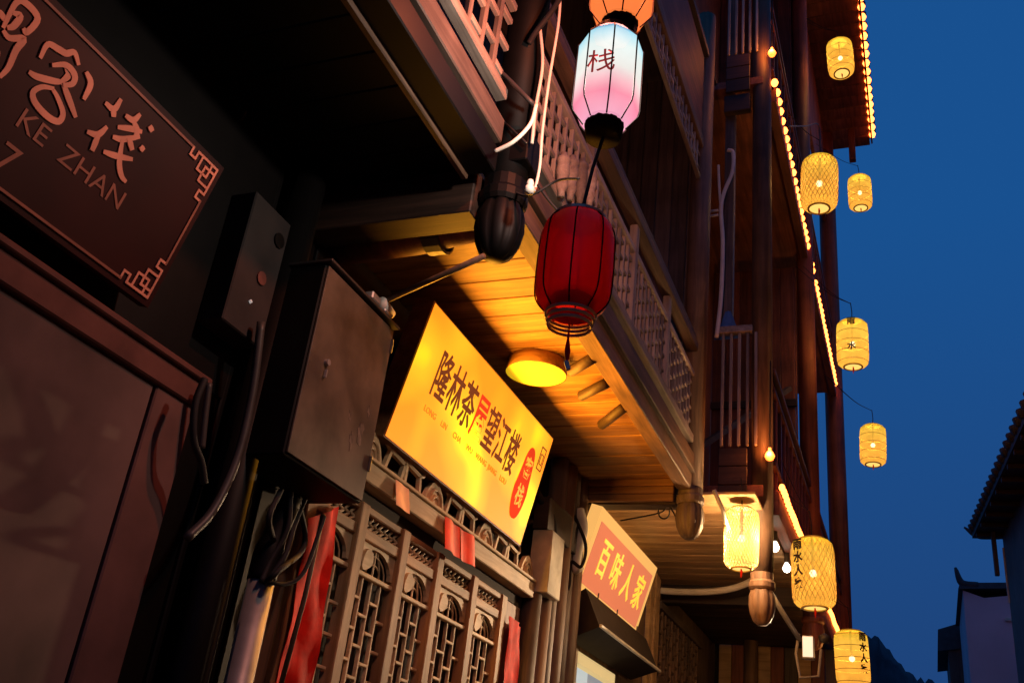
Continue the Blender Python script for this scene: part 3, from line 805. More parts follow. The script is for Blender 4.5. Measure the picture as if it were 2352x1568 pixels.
c = tag(part('lantern_cord', MB().tube([pw + Vector((0, 0, -0.27)), pw * 0.5 + pr * 0.5, pr + Vector((0, 0, 0.19))], 0.007, 6), CABLE), 'dark cord joining the white lantern to the red lantern', 'cord')

# ------------------------------------------------------------------ left sign: dark red board
sbl = onX(340, 707, -2.50); sbr_y = sbl.y
tz = sbl.z
top_r = onPlane(515, 387, Vector((0, sbr_y, 0)), Vector((0, 1, 0)))
Vs = (top_r - sbl).normalized(); Hs = (top_r - sbl).length
Us = Vector((0, 1, 0)); Ns = Us.cross(Vs).normalized()
if Ns.x < 0: Ns = -Ns
Ls = 2.3
ls = thing('hanging_sign', 'dark red inn sign with orange Chinese characters and fretted corners, tilted forward', 'sign', sbl - Us * Ls / 2)
O = sbl
part('board', MB().prism([O - Us * Ls, O, O + Vs * Hs, O + Vs * Hs - Us * Ls], -Ns * 0.05), SIGNRED, ls)
STRIP = [0]
def strip(mb, pts, wd, th, N, base=0.0005):
    """Flat raised line following points on a board."""
    for a, b in zip(pts, pts[1:]):
        d = (b - a).normalized(); s = d.cross(N).normalized() * (wd / 2)
        e = d * (wd * 0.35)
        q = [a - s - e, a + s - e, b + s + e, b - s + e]
        STRIP[0] += 1
        mb.prism([p + N * base for p in q], N * (th + 0.0003 * (STRIP[0] % 4)))
    return mb
ins = 0.028
def sp(u, v): return O + Us * u + Vs * v
mb = MB()
strip(mb, [sp(-Ls + ins, Hs - ins), sp(-0.17, Hs - ins)], 0.009, 0.004, Ns)
strip(mb, [sp(-Ls + ins, ins), sp(-0.17, ins)], 0.009, 0.004, Ns)
strip(mb, [sp(-ins, 0.17), sp(-ins, Hs - 0.17)], 0.009, 0.004, Ns)
part('border_line', mb, SIGNGOLD2, ls)
for fv, name in ((0, 'corner_fret'), (1, 'corner_fret')):
    mb = MB()
    def cp(u, v): return sp(-ins - u, (ins + v) if fv == 0 else (Hs - ins - v))
    for path in ([(0.142, 0), (0.142, 0.03), (0.112, 0.03), (0.112, 0.0), (0.0, 0.0), (0.0, 0.112), (0.03, 0.112), (0.03, 0.142), (0, 0.142)],
                 [(0.085, 0.0), (0.085, 0.055), (0.055, 0.055), (0.055, 0.025), (0.03, 0.025), (0.03, 0.055), (0.055, 0.055)],
                 [(0.0, 0.085), (0.055, 0.085), (0.055, 0.055)], [(0.03, 0.0), (0.03, 0.025), (0.0, 0.025)]):
        strip(mb, [cp(u, v) for u, v in path], 0.009, 0.004, Ns)
    part(name, mb, SIGNGOLD, ls)
STROKE = [0]
def ribbon(mb, q, wds, th, N, base):
    """One raised stroke: a mitred ribbon along q."""
    L_, R_ = [], []
    for i, p in enumerate(q):
        d = (q[min(i + 1, len(q) - 1)] - q[max(i - 1, 0)]).normalized()
        sd = d.cross(N).normalized() * (wds[i] / 2)
        L_.append(p + sd); R_.append(p - sd)
    n = len(q)
    vs = [p + N * base for p in L_] + [p + N * base for p in R_] + [p + N * (base + th) for p in L_] + [p + N * (base + th) for p in R_]
    fs = []
    for i in range(n - 1):
        fs += [(2 * n + i, 2 * n + i + 1, 3 * n + i + 1, 3 * n + i), (i, n + i, n + i + 1, i + 1), (i, i + 1, 2 * n + i + 1, 2 * n + i), (n + i, 3 * n + i, 3 * n + i + 1, n + i + 1)]
    fs += [(0, 2 * n, 3 * n, n), (n - 1, 2 * n - 1, 4 * n - 1, 3 * n - 1)]
    mb.add(vs, fs)
def brush(mb, pts, wd):
    q = [onPlane(x / 2.0, y / 2.0, O, Ns) for x, y in pts]
    q = spline(q, 5) if len(q) > 2 else [q[0], q[0] * 0.5 + q[1] * 0.5, q[1]]
    n = len(q)
    STROKE[0] += 1
    ribbon(mb, q, [wd * (0.62 + 0.55 * math.sin((i + 0.6) / (n + 0.2) * math.pi)) for i in range(n)], 0.003 + 0.0003 * (STROKE[0] % 9), Ns, 0.0004)
glyphs = {
    '門': [[(-60, 100), (-10, 60), (25, 100)], [(10, 130), (70, 15), (115, 15), (170, 85), (120, 150), (105, 130)], [(55, 60), (90, 75), (60, 120), (30, 130)], [(10, 140), (40, 175), (105, 180), (70, 230), (35, 310), (-5, 355)], [(-60, 180), (-20, 240), (-40, 300)]],
    '客': [[(180, 268), (215, 205), (262, 225), (300, 246), (338, 242), (358, 300)], [(392, 330), (412, 385), (380, 458)],
          [(235, 300), (300, 300), (338, 345), (328, 385), (285, 392)], [(300, 305), (312, 345), (280, 375)], [(130, 330), (165, 352), (240, 372), (290, 378)], [(285, 380), (312, 450), (345, 540)],
          [(245, 408), (190, 400), (148, 425), (160, 475), (215, 535), (265, 558), (286, 520), (262, 450), (240, 412)]],
    '栈': [[(480, 472), (520, 502), (553, 455)], [(518, 500), (518, 538)], [(396, 605), (446, 618), (488, 582)], [(448, 620), (418, 692)],
          [(572, 530), (608, 552), (640, 524)], [(538, 584), (600, 592), (650, 606)], [(604, 548), (628, 600), (612, 640)], [(515, 628), (560, 640), (640, 628)], [(560, 640), (550, 700), (545, 760), (556, 810), (576, 836)],
          [(472, 696), (530, 716), (606, 732)], [(588, 632), (604, 690)], [(684, 578), (696, 604)], [(642, 672), (656, 692)]],
}
for ch, st in glyphs.items():
    mb = MB()
    for s_ in st: brush(mb, s_, 0.0185)
    part('character', mb, SIGNGOLD, ls)
for s_, cx, cy, sz in (('KE', 150 / 2, 590 / 2, 0.095), ('ZHAN', 425 / 2, 822 / 2, 0.095), ('7', 28 / 2, 735 / 2, 0.13)):
    text_part('lettering', s_, sz, onPlane(cx, cy, O, Ns), Us, Vs, Ns, SIGNGOLD2, ls, 0.0015, 1.1, 0, 0.001)

# ------------------------------------------------------------------ big lit yellow sign
yb = onX(885, 1000, -2.52); yr = onX(1195, 1250, -2.52)
zb = (yb.z + yr.z) / 2; Y0, Y1 = yb.y, yr.y
tl = onPlane(1010, 705, Vector((0, Y0, 0)), Vector((0, 1, 0))); tr_ = onPlane(1262, 1000, Vector((0, Y1, 0)), Vector((0, 1, 0)))
tx, tzz = (tl.x + tr_.x) / 2, (tl.z + tr_.z) / 2
B = Vector((-2.52, Y0, zb)); Vy = (Vector((tx, Y0, tzz)) - B); Hy = Vy.length; Vy.normalize(); Ny = Us.cross(Vy).normalized(); Wy = Y1 - Y0
if Ny.x < 0: Ny = -Ny
ysg = thing('lit_sign', 'large glowing yellow tea house sign box with dark characters and red gourd', 'sign', B + Us * Wy / 2)
mY, tY, bY = newmat('lit_yellow_sign_face')
N = tY.nodes.new; L = tY.links.new
tcn = N('ShaderNodeTexCoord'); ns = N('ShaderNodeTexNoise'); ns.inputs['Scale'].default_value = 1.9; ns.inputs['Detail'].default_value = 1; ns.inputs['Distortion'].default_value = 0.15
L(tcn.outputs['Object'], ns.inputs['Vector'])
rY = N('ShaderNodeValToRGB'); e = rY.color_ramp.elements
e[0].position = 0.45; e[0].color = (1.0, 0.24, 0.010, 1); e[1].position = 0.67; e[1].color = (1.0, 0.84, 0.008, 1)
e2 = e.new(0.57); e2.color = (1.0, 0.40, 0.014, 1)
spY = N('ShaderNodeSeparateXYZ'); L(tcn.outputs['Generated'], spY.inputs[0])
rz = N('ShaderNodeValToRGB'); ez = rz.color_ramp.elements
ez[0].position = 0.0; ez[0].color = (0.40, 0.40, 0.40, 1); ez[1].position = 1.0; ez[1].color = (0.36, 0.36, 0.36, 1)
for p_, c_ in ((0.36, 0.70), (0.50, 0.66), (0.72, 0.46)):
    q_ = ez.new(p_); q_.color = (c_, c_, c_, 1)
L(spY.outputs[2], rz.inputs[0])
mxY = N('ShaderNodeMix'); mxY.inputs[0].default_value = 0.42
L(ns.outputs[0], mxY.inputs[2]); L(rz.outputs[0], mxY.inputs[3])
L(mxY.outputs[0], rY.inputs[0]); L(rY.outputs[0], bY.inputs['Emission Color']); bY.inputs['Emission Strength'].default_value = 1.5
bY.inputs['Base Color'].default_value = (0.08, 0.04, 0.005, 1); bY.inputs['Roughness'].default_value = 0.6; bY.inputs['Specular IOR Level'].default_value = 0.15
def yp(u, v): return B + Us * (u * Wy) + Vy * (v * Hy)
part('face', MB().sheet([[yp(i / 8, j / 4) for i in range(9)] for j in range(5)]), mY, ysg)
part('sign_box', MB().prism([yp(-0.006, -0.012) - Ny * 0.004, yp(1.006, -0.012) - Ny * 0.004, yp(1.006, 1.012) - Ny * 0.004, yp(-0.006, 1.012) - Ny * 0.004], -Ny * 0.12), wood('sign_box_wood', (0.26, 0.12, 0.05), (0.12, 0.05, 0.02), 1), ysg)
SIGNINK = plain('sign_brown_print', (0.16, 0.05, 0.02), 0.5, bump=0)
SIGNRED2 = glow('sign_red_print', (0.85, 0.06, 0.015), 0.75, (0.5, 0.03, 0.02))
SIGNYEL = glow('sign_yellow_print', (1.0, 0.45, 0.02), 0.9)
SIGNFAINT = glow('sign_faint_print', (0.95, 0.20, 0.02), 0.8, (0.4, 0.1, 0.03))
inkglow = glow('sign_ink_print', (0.32, 0.075, 0.02), 0.55, (0.1, 0.03, 0.02))
for i, ch in enumerate('隆林茶屋望江楼'):
    u = 0.165 + i * 0.0925
    text_part('character', ch, 0.30, yp(u, 0.60 - 0.006 * i), Us, Vy, Ny, SIGNRED2 if i == 3 else inkglow, ysg, 0.002, 0.62, 0.004, 0.001)
for k, s_ in enumerate(('LONG', 'LIN', 'CHA', 'WU', 'WANG', 'JIANG', 'LOU')):
    text_part('lettering', s_, 0.05, yp(0.165 + k * 0.0925, 0.345), Us, Vy, Ny, SIGNFAINT, ysg, 0.002, 1.1, 0, 0.001)
pts = []
for k in range(28):
    t = 2 * math.pi * k / 28
    v = math.cos(t); ww = 0.058 * abs(math.sin(t)) ** 0.8 * (1.0 - 0.22 * math.exp(-((v - 0.15) / 0.22) ** 2)) * (0.8 if v > 0.4 else 1.0)
    pts.append(yp(0.868 + math.copysign(ww, math.sin(t)), 0.46 + 0.32 * v) + Ny * 0.001)
part('gourd_emblem', MB().prism(pts, Ny * 0.003), SIGNRED2, ysg)
for i, ch in enumerate('客栈'):
    text_part('character', ch, 0.16, yp(0.868, 0.58 - i * 0.25), Us, Vy, Ny, SIGNYEL, ysg, 0.002, 0.8, 0.002, 0.0055)
mb = MB(); a, b, c, d = yp(0.935, 0.66), yp(0.975, 0.66), yp(0.975, 0.86), yp(0.935, 0.86)
strip(mb, [a, b, c, d, a], 0.009, 0.002, Ny); a, b, c, d = yp(0.945, 0.71), yp(0.965, 0.71), yp(0.965, 0.80), yp(0.945, 0.80)
strip(mb, [a, b, c, d, a], 0.007, 0.002, Ny)
part('seal_mark', mb, inkglow, ysg)
al = bpy.data.lights.new('sign_light', 'AREA'); al.shape = 'RECTANGLE'; al.size = Wy * 0.95; al.size_y = Hy * 0.9; al.energy = 165; al.color = (1.0, 0.38, 0.028)
ao = bpy.data.objects.new('sign_light', al); COL.objects.link(ao); ao.parent = ysg
zc = -Ny; xc = Us; yc = (-zc).cross(xc)
ctr = yp(0.5, 0.5) + Ny * 0.02
Mx = Matrix.Identity(4)
# lamp looks along its -Z
zl = -Ny; xl = Us; yl = zl.cross(xl)
for r in range(3): Mx[r][0] = xl[r]; Mx[r][1] = yl[r]; Mx[r][2] = zl[r]; Mx[r][3] = ctr[r] - WORLD[ysg.name][r]
ao.matrix_local = Mx

# ------------------------------------------------------------------ second sign (pink red panel)
b2 = onX(1317, 1338, FX + 0.04); b2r = onX(1455, 1480, FX + 0.04)
z2 = (b2.z + b2r.z) / 2; U0, U1 = b2.y, b2r.y
t2 = onPlane(1381, 1158, Vector((0, U0, 0)), Us); t2r = onPlane(1513, 1308, Vector((0, U1, 0)), Us)
B2 = Vector((FX + 0.04, U0, z2)); V2 = Vector(((t2.x + t2r.x) / 2, U0, (t2.z + t2r.z) / 2)) - B2; H2 = V2.length; V2.normalize(); N2 = Us.cross(V2).normalized(); W2 = U1 - U0
if N2.x < 0: N2 = -N2
s2 = thing('shop_sign', 'smaller lit pink and yellow shop sign with four yellow characters', 'sign', B2 + Us * W2 / 2)
def q2(u, v): return B2 + Us * (u * W2) + V2 * (v * H2)
PANEL = glow('lit_pink_panel', (0.90, 0.235, 0.10), 0.82, (0.15, 0.05, 0.03)); BORDER = glow('lit_yellow_border', (1.0, 0.50, 0.13), 0.92, (0.12, 0.07, 0.03))
GOLDC = glow('lit_gold_character', (1.0, 0.62, 0.03), 1.0)
part('sign_box', MB().prism([q2(0, 0), q2(1, 0), q2(1, 1), q2(0, 1)], -N2 * 0.10), BORDER, s2)
part('panel', MB().prism([q2(0.045, 0.13), q2(0.955, 0.13), q2(0.955, 0.86), q2(0.045, 0.86)], N2 * 0.006), PANEL, s2)
for i, ch in enumerate('百味人家'):
    text_part('character', ch, 0.34, q2(0.215 + i * 0.20, 0.5), Us, V2, N2, GOLDC, s2, 0.004, 0.85, 0.005, 0.008)
aw = thing('awning', 'dark tilted board hood under the pink and yellow shop sign', 'awning', (FX + 0.2, 8.6, 3.1))
part('hood_board', MB().hull([(FX, 7.66, 3.00), (FX + 0.26, 7.62, 3.10), (FX + 0.26, 9.62, 3.10), (FX, 9.6, 3.00), (FX, 7.66, 3.34), (FX + 0.12, 7.62, 3.40), (FX + 0.12, 9.64, 3.40), (FX, 9.6, 3.34)]), SHADE, aw)
box('hood_edge', (FX + 0.262, 7.60, 3.09), (FX + 0.285, 9.63, 3.115), PALEPAINT, aw)
for yy in (8.0, 8.6, 9.3):
    part('hood_pin', MB().tube([(FX + 0.11, yy, 3.39), (FX + 0.115, yy, 3.45)], 0.006, 6), IRON, aw)
win = thing('shop_window', 'cream framed shop window lit from inside below the hood', 'window', (FX, 8.3, 2.4))
box('frame', (FX - 0.02, 7.72, 2.835), (FX + 0.06, 8.85, 2.93), glow('glowing_cream_frame', (0.86, 0.62, 0.26), 0.72, (0.25, 0.2, 0.12)), win)  # frame's lit look is put into its material as a glow
box('frame', (FX - 0.02, 8.75, 1.2), (FX + 0.07, 8.87, 2.832), MATS['glowing_cream_frame'], win)
box('frame', (FX - 0.02, 7.60, 1.2), (FX + 0.07, 7.72, 2.94), PALEPAINT, win)
box('pane', (FX - 0.02, 7.73, 1.2), (FX + 0.0, 8.23, 2.832), glow('lit_pale_pane', (0.62, 0.68, 0.66), 0.8, (0.1, 0.1, 0.1)), win)
box('pane', (FX - 0.02, 8.235, 1.2), (FX + 0.0, 8.745, 2.832), glow('lit_grey_pane', (0.40, 0.42, 0.45), 0.6, (0.1, 0.1, 0.1)), win)
lamp('window_glow', (FX + 0.35, 8.3, 2.5), (1.0, 0.62, 0.3), 2.5, 0.15, win)

# ------------------------------------------------------------------ hardware on the shop fronts
eb = thing('electrical_cabinet', 'grey brown metal electrical cabinet hung on the post beside the yellow sign', 'electrical box', (-2.4, 3.5, 3.4))
ex = -2.28
c1 = onX(755, 598, ex); c2 = onX(905, 757, ex); c3 = onX(835, 1160, ex); c4 = onX(660, 1040, ex)
ey0, ey1 = (c1.y + c4.y) / 2, (c2.y + c3.y) / 2; ez0, ez1 = (c3.z + c4.z) / 2, (c1.z + c2.z) / 2
box('cabinet', (FX + 0.02, ey0, ez0), (ex - 0.012, ey1, ez1), BLACK, eb)
box('door', (ex - 0.010, ey0 + 0.008, ez0 + 0.01), (ex, ey1 - 0.008, ez1 - 0.012), GREYBOX, eb)
box('rain_lip', (FX + 0.02, ey0 - 0.01, ez1 + 0.001), (ex + 0.02, ey1 + 0.012, ez1 + 0.015), IRON, eb)
part('lock', MB().tube([(ex, ey0 + 0.13, (ez0 + ez1) / 2 + 0.02), (ex + 0.018, ey0 + 0.13, (ez0 + ez1) / 2 + 0.02)], 0.014, 10), STEEL, eb)
part('handle', MB().bar((ex + 0.012, ey0 + 0.13, (ez0 + ez1) / 2 - 0.015), (ex + 0.012, ey0 + 0.13, (ez0 + ez1) / 2 - 0.05), 0.008, 0.012, (1, 0, 0)), STEEL, eb)
FLAKE = plain('flaked_pale_print', (0.15, 0.115, 0.085), 0.8, noise=0.6, nscale=25)
for (fy, fz, sz) in ((0.13, 0.30, 0.055), (0.19, 0.23, 0.04), (0.09, 0.41, 0.03), (0.24, 0.33, 0.025)):
    pts = []
    for t in range(18):
        rr = sz * (0.35 + 0.75 * random.random())
        pts.append(Vector((ex + 0.0004, ey1 - fy + 0.7 * rr * math.cos(t * math.pi / 9), ez0 + fz + 1.3 * rr * math.sin(t * math.pi / 9))))
    part('flaked_patch', MB().prism(pts, (0.0008, 0, 0)), FLAKE, eb)
for (hy, hz) in ((0.02, 0.15), (0.02, 0.75)):
    part('hinge', MB().tube([(ex + 0.004, ey1 - 0.012, ez0 + hz), (ex + 0.004, ey1 - 0.012, ez0 + hz + 0.07)], 0.008, 8), IRON, eb)
for k in range(2):
    part('clamp', MB().box((ex - 0.03, ey1 - 0.28 + 0.13 * k, ez1 + 0.02), (ex + 0.02, ey1 - 0.20 + 0.13 * k, ez1 + 0.06)), STEEL, eb)
part('insulator', MB().tube([(ex, ey1 - 0.17, ez1 + 0.06), (ex, ey1 - 0.06, ez1 + 0.05)], [0.03, 0.024], 12), PALEPAINT, eb, True)
mt = thing('junction_box', 'dim grey junction box with tiny pale indicator, beside the dark red sign', 'junction box', (FX, 2.95, 3.5))
box('case', (FX - 0.03, 2.76, 3.28), (FX + 0.10, 3.03, 3.90), plain('dim_grey_plastic', (0.022, 0.016, 0.015), 0.7, noise=0.45, nscale=5), mt)
part('knockout', MB().tube([(FX + 0.10, 2.97, 3.78), (FX + 0.108, 2.97, 3.78)], 0.035, 14), BLACK, mt)
part('knockout', MB().tube([(FX + 0.10, 2.92, 3.56), (FX + 0.108, 2.92, 3.56)], 0.03, 14), REDFRAME, mt)
part('indicator', MB().lathe([(0.002, -0.009), (0.009, 0), (0.002, 0.009)], 8, (FX + 0.105, 2.89, 3.43)), glow('pale_indicator', (0.8, 0.72, 0.7), 0.35), mt)

def cable(name, pts, r, mat, label, cat='cable', grp=None, n=8):
    return tag(part(name, MB().tube(spline(pts, n), r, 8), mat, None, True), label, cat, grp)
px = lambda x, y, X=-2.45: onX(x, y, X)
pp = part('steel_pipe', MB().tube([px(602, 1325, -2.46), Vector((-2.46, px(602, 1325, -2.46).y, 0.05))], 0.055, 20), STEEL, None, True)
tag(pp, 'shiny grey steel conduit pipe standing beside the red couplet', 'pipe')
p0 = px(602, 1325, -2.46)
tag(part('pipe_sleeve', MB().tube(spline([p0 + Vector((0, 0, -0.02)), p0 + Vector((0, 0.01, 0.12)), p0 + Vector((0.02, 0.05, 0.36))], 5), [0.06] * 6 + [0.05] * 5, 14), BLACK, None, True), 'black rubber sleeve on top of the steel conduit under the cabinet', 'sleeve')
cable('cable', [px(600, 740), px(580, 900), px(545, 1050), px(490, 1170), px(430, 1235)], 0.018, CABLEG, 'thick grey cable curving down the dark post left of the cabinet')
cable('cable', [px(470, 870), px(448, 930), px(445, 1010), px(462, 1060), px(470, 1110)], 0.014, CABLE, 'black cable looped at the corner of the red brown frame')
cable('cable', [px(480, 880, -2.5), px(470, 960, -2.5), px(463, 1030, -2.5)], 0.014, CABLEG, 'short pale conduit beside the black cable loop')
for k in range(4):
    q = [px((646, 668, 700, 684)[k], (1125, 1130, 1145, 1138)[k], -2.4), px((618, 660, 676, 700)[k], (1190, 1215, 1205, 1250)[k], -2.36 - 0.03 * k), px((632, 622, 655, 640)[k], (1262, 1285, 1275, 1310)[k], -2.36 - 0.03 * (3 - k)), px((604, 600, 612, 608)[k], (1330, 1335, 1332, 1338)[k], -2.42)]
    cable('cable', q, 0.012, CABLE, ('thin black cable dropping from cabinet to pipe, outermost of the bundle', 'second black cable of the bundle from the cabinet, counted from the left', 'third black cable of the bundle from the cabinet, counted from the left', 'innermost black cable of the bundle, nearest the red couplet')[k], 'cable', 'cables from the cabinet')
cable('cable', [px(615, 1335, -2.4), px(660, 1340, -2.38), px(700, 1310, -2.36), px(735, 1215, -2.36), px(745, 1185, -2.36)], 0.009, CABLE, 'black wire looping from the steel conduit across the red couplet')
tag(part('bamboo_stick', MB().tube([px(742, 1180, -2.42), px(700, 1370, -2.44), px(640, 1590, -2.46)], 0.011, 8), BROWNZ, None, True), 'thin brown stick slanting across the left red couplet', 'stick')
a = onX(882, 692, -2.28); b = onX(1112, 588, BX - 0.02)
tag(part('stay_rod', MB().tube([a, b], 0.014, 8), BROWN, None, True), 'thin brown stay rod from the cabinet to the foot of the hanging column', 'rod')

# couplets, papers
def couplet(q, X, label):
    g = []
    n = 44
    for i in range(n + 1):
        t = i / n; row = []
        for j in range(9):
            s = j / 8
            p = (q[0] * (1 - s) + q[1] * s) * (1 - t) + (q[3] * (1 - s) + q[2] * s) * t
            row.append(p + Vector((0.010 * math.sin(9 * t + 5 * s) + 0.006 * math.sin(31 * t - 9 * s) + 0.007 * math.sin(12 * s + 2 * t) + 0.003 * random.random(), 0, 0)))
        g.append(row)
    mb = MB().sheet(g)
    mb.sheet([[p - Vector((0.003, 0, 0)) for p in r] for r in g])
    return tag(part('couplet', mb, REDPAPER, None, True), label, 'couplet', 'red paper couplets beside the tea house doors')
X0 = FX + 0.035
couplet([Vector((X0, 3.72, 2.76)), Vector((X0, 3.98, 2.90)), Vector((X0, 4.04, 0.9)), Vector((X0, 3.78, 0.9))], X0, 'crumpled red couplet left of the lattice doors, crossed by a stick')
couplet([Vector((X0, 6.27, 2.88)), Vector((X0, 6.54, 2.86)), Vector((X0, 6.54, 0.9)), Vector((X0, 6.27, 0.9))], X0, 'red couplet right of the lattice doors, beside the plank pier')
def paper(y0, y1, z0, z1, X, mat, name, label, curl):
    g = [[Vector((X + curl * math.sin(math.pi * 2 * j / 6) + 0.03 * (1 - i / 4), y0 + (y1 - y0) * j / 6, z0 + (z1 - z0) * i / 4)) for j in range(7)] for i in range(5)]
    mb = MB().sheet(g); mb.sheet([[p - Vector((0.002, 0, 0)) for p in r] for r in g])
    return tag(part(name, mb, mat, None, True), label, 'paper')
paper(5.02, 5.24, 2.99, 3.18, FX + 0.075, REDSHEET, 'red_paper', 'red paper sheet stuck on the middle of the carved frieze beam, left of a pair', 0.012)
paper(5.245, 5.46, 2.99, 3.18, FX + 0.078, REDSHEET, 'red_paper', 'paler red paper sheet stuck on the frieze beam, right of a pair', -0.014)
paper(4.38, 4.54, 3.04, 3.18, FX + 0.075, PINKSHEET, 'pink_paper', 'small faded pink paper at the left end of the carved frieze beam', 0.004)

# round lamp on the soffit
lc = onZ(1231, 858, 4.21)
cl = thing('ceiling_lamp', 'round yellow drum lamp fixed under the tea house soffit', 'lamp', (lc.x, lc.y, 4.3))
part('drum', MB().lathe([(0.175, 0.087), (0.19, 0.085), (0.20, 0.0), (0.195, -0.005)], 32, (lc.x, lc.y, 4.21)), SOFFIT, cl, True)
part('diffuser', MB().lathe([(0.001, -0.012), (0.10, -0.010), (0.17, -0.006), (0.195, 0.0)], 32, (lc.x, lc.y, 4.21)), glow('dim_yellow_diffuser', (1.0, 0.62, 0.012), 0.62, (0.7, 0.5, 0.1)), cl, True)

# white bent pipe under the second soffit, cloth, brackets
pa = onY(1500, 1355, 10.6)
cable('drain_pipe', [onY(1498, 1354, 10.6), onY(1560, 1358, 10.6), onY(1640, 1357, 10.5), onY(1700, 1345, 10.4), onY(1745, 1320, 10.2), onY(1767, 1286, 10.0)], 0.036, CABLEW, 'fat white pipe curving along the far edge of the second soffit', 'pipe')
cable('drain_pipe', [onY(1330, 1170, 7.4), onY(1338, 1215, 7.4), onY(1322, 1290, 7.4), onY(1330, 1310, 7.4)], 0.045, PALEPAINT, 'white wrapped pipe hanging left of the pink shop sign', 'pipe')
cable('cable', [onY(1318, 1180, 7.35), onY(1345, 1250, 7.35), onY(1335, 1300, 7.35), onY(1312, 1290, 7.35), onY(1308, 1340, 7.35), onY(1290, 1400, 7.35)], 0.014, CABLE, 'black cable knotted round the white wrapped pipe')
cable('cable', [onY(1210, 1200, 6.6), onY(1245, 1190, 6.8), onY(1285, 1170, 7.0), onY(1310, 1190, 7.2)], 0.02, CABLEG, 'grey cable bundle over the pale pier block')
cable('cable', [onY(1232, 1130, 6.6), onY(1250, 1160, 6.7), onY(1268, 1190, 6.8), onY(1275, 1260, 6.9)], 0.03, CABLE, 'dark sagging cable right of the yellow sign')
cable('cable', [onY(1425, 1195, 7.75), onY(1480, 1185, 7.75), onY(1520, 1175, 7.75), onY(1535, 1160, 7.7), onY(1552, 1185, 7.7)], 0.007, CABLE, 'thin black wire coiling beside the bud of the far hanging column')
tag(part('wire_coil', MB().tube([onY(1525 + 13 * math.cos(t * .35), 1175 + 16 * math.sin(t * .35), 7.72 + 0.002 * t) for t in range(36)], 0.007, 6), CABLE), 'small coil of thin wire hanging beside the far carved bud', 'wire')

# cables by the first hanging column
c3m = lambda x, y, d=3.32: onY(x, y, d)
cable('cable', [c3m(1288, -20), c3m(1282, 60), c3m(1262, 180), c3m(1246, 300), c3m(1240, 380), c3m(1228, 440)], 0.007, CABLEW, 'pale cable running down beside the hanging column and the white lantern')
cable('cable', [c3m(1240, 60), c3m(1246, 150), c3m(1230, 250), c3m(1222, 330)], 0.008, CABLEW, 'second pale cable closer to the hanging column')
cable('cable', [c3m(1045, 50, 3.25), c3m(1100, 120, 3.2), c3m(1160, 175, 3.2), c3m(1210, 225, 3.2), c3m(1232, 245, 3.25)], 0.011, CABLEG, 'grey cable crossing in front of the black hanging column')
cable('cable', [c3m(1232, 240, 3.15), c3m(1218, 285, 3.12), c3m(1180, 325, 3.1), c3m(1136, 348, 3.1)], 0.009, CABLEW, 'cut end of pale cable curling under the hanging column')
cable('cable', [c3m(1290, -10, 3.3), c3m(1265, 30, 3.3), c3m(1230, 75, 3.3), c3m(1215, 100, 3.3)], 0.014, CABLE, 'thick black cable reaching up from the hanging column to the lanterns')
cable('cable', [c3m(1150, 420, 3.5), c3m(1210, 450, 3.3), c3m(1280, 415, 3.3), c3m(1330, 410, 3.2)], 0.006, CABLE, 'thin black wire from hanging column towards the red lantern')
cable('cable', [c3m(1235, 425, 3.3), c3m(1260, 460, 3.3), c3m(1290, 500, 3.3), c3m(1300, 560, 3.3)], 0.006, CABLE, 'thin black wire hanging behind the red lantern')
cable('cable', [c3m(1020, 60, 3.3), c3m(1060, 150, 3.3), c3m(1130, 250, 3.3), c3m(1210, 330, 3.3)], 0.006, CABLE, 'thin black wire slanting across the near balcony rails')
ins_ = c3m(1215, 445, 3.2)
tag(part('insulator', MB().lathe([(0.004, 0.0), (0.02, 0.005), (0.02, 0.035), (0.012, 0.04), (0.018, 0.05), (0.012, 0.07)], 12, ins_), PALEPAINT, None, True), 'small white insulator knob beside the hanging column foot', 'insulator')

# things on the tall house
cable('cable', [onY(1672, 345, 8.15), onY(1684, 352, 8.15), onY(1682, 395, 8.15), onY(1664, 440, 8.15), onY(1656, 480, 8.15), onY(1660, 560, 8.15), onY(1656, 680, 8.15), onY(1646, 775, 8.15)], 0.021, CABLEW, 'pale cable with a hooked end hanging in the side balcony')
cable('cable', [onY(1650, 380, 8.16), onY(1652, 430, 8.16), onY(1655, 470, 8.16)], 0.014, CABLEW, 'short pale cable joining the hooked cable')
for k, yq in enumerate((486, 497)):
    tag(part('pipe_clip', MB().tube([onY(1628, yq, 8.1), onY(1650, yq - 3, 8.1)], 0.013, 8), PALEPAINT), ('upper', 'lower')[k] + ' white clip fixing the hooked cable to the balcony post', 'clip', 'cable clips')
bc = onY(1672, 742, 8.275)
g = [[bc + Vector(((-0.5 + j / 5) * (0.05 + 0.05 * i), 0.008 * math.sin(j * 2.0 + i), 0.13 - 0.075 * i)) for j in range(6)] for i in range(5)]
mb = MB().sheet(g); mb.sheet([[p + Vector((0, 0.004, 0)) for p in r] for r in g])
tag(part('blue_cloth', mb, BLUECLOTH, None, True), 'folded blue cloth draped behind the side balcony rail', 'cloth')
cable('cable', [onY(1810, 290, 8.2), onY(1850, 290, 9), onY(1880, 288, 10), onY(1884, 350, 9.9)], 0.008, CABLEG, 'thin wire holding the upper woven lantern')
fl = thing('floodlight', 'boxy pale floodlight in a bent metal bracket under the large inscribed lantern', 'floodlight', onY(1857, 1487, 9.6))
fp = onY(1857, 1487, 9.6)
box('head', fp - Vector((0.05, 0.06, 0.10)), fp + Vector((0.05, 0.06, 0.10)), PALEPAINT, fl)
part('glass_added_glow', MB().box(fp + Vector((-0.045, -0.064, -0.09)), fp + Vector((0.045, -0.0605, 0.09))), glow('floodlight_glass', (1.0, 0.80, 0.55), 1.0), fl)  # glow added to the glass to go with the beam
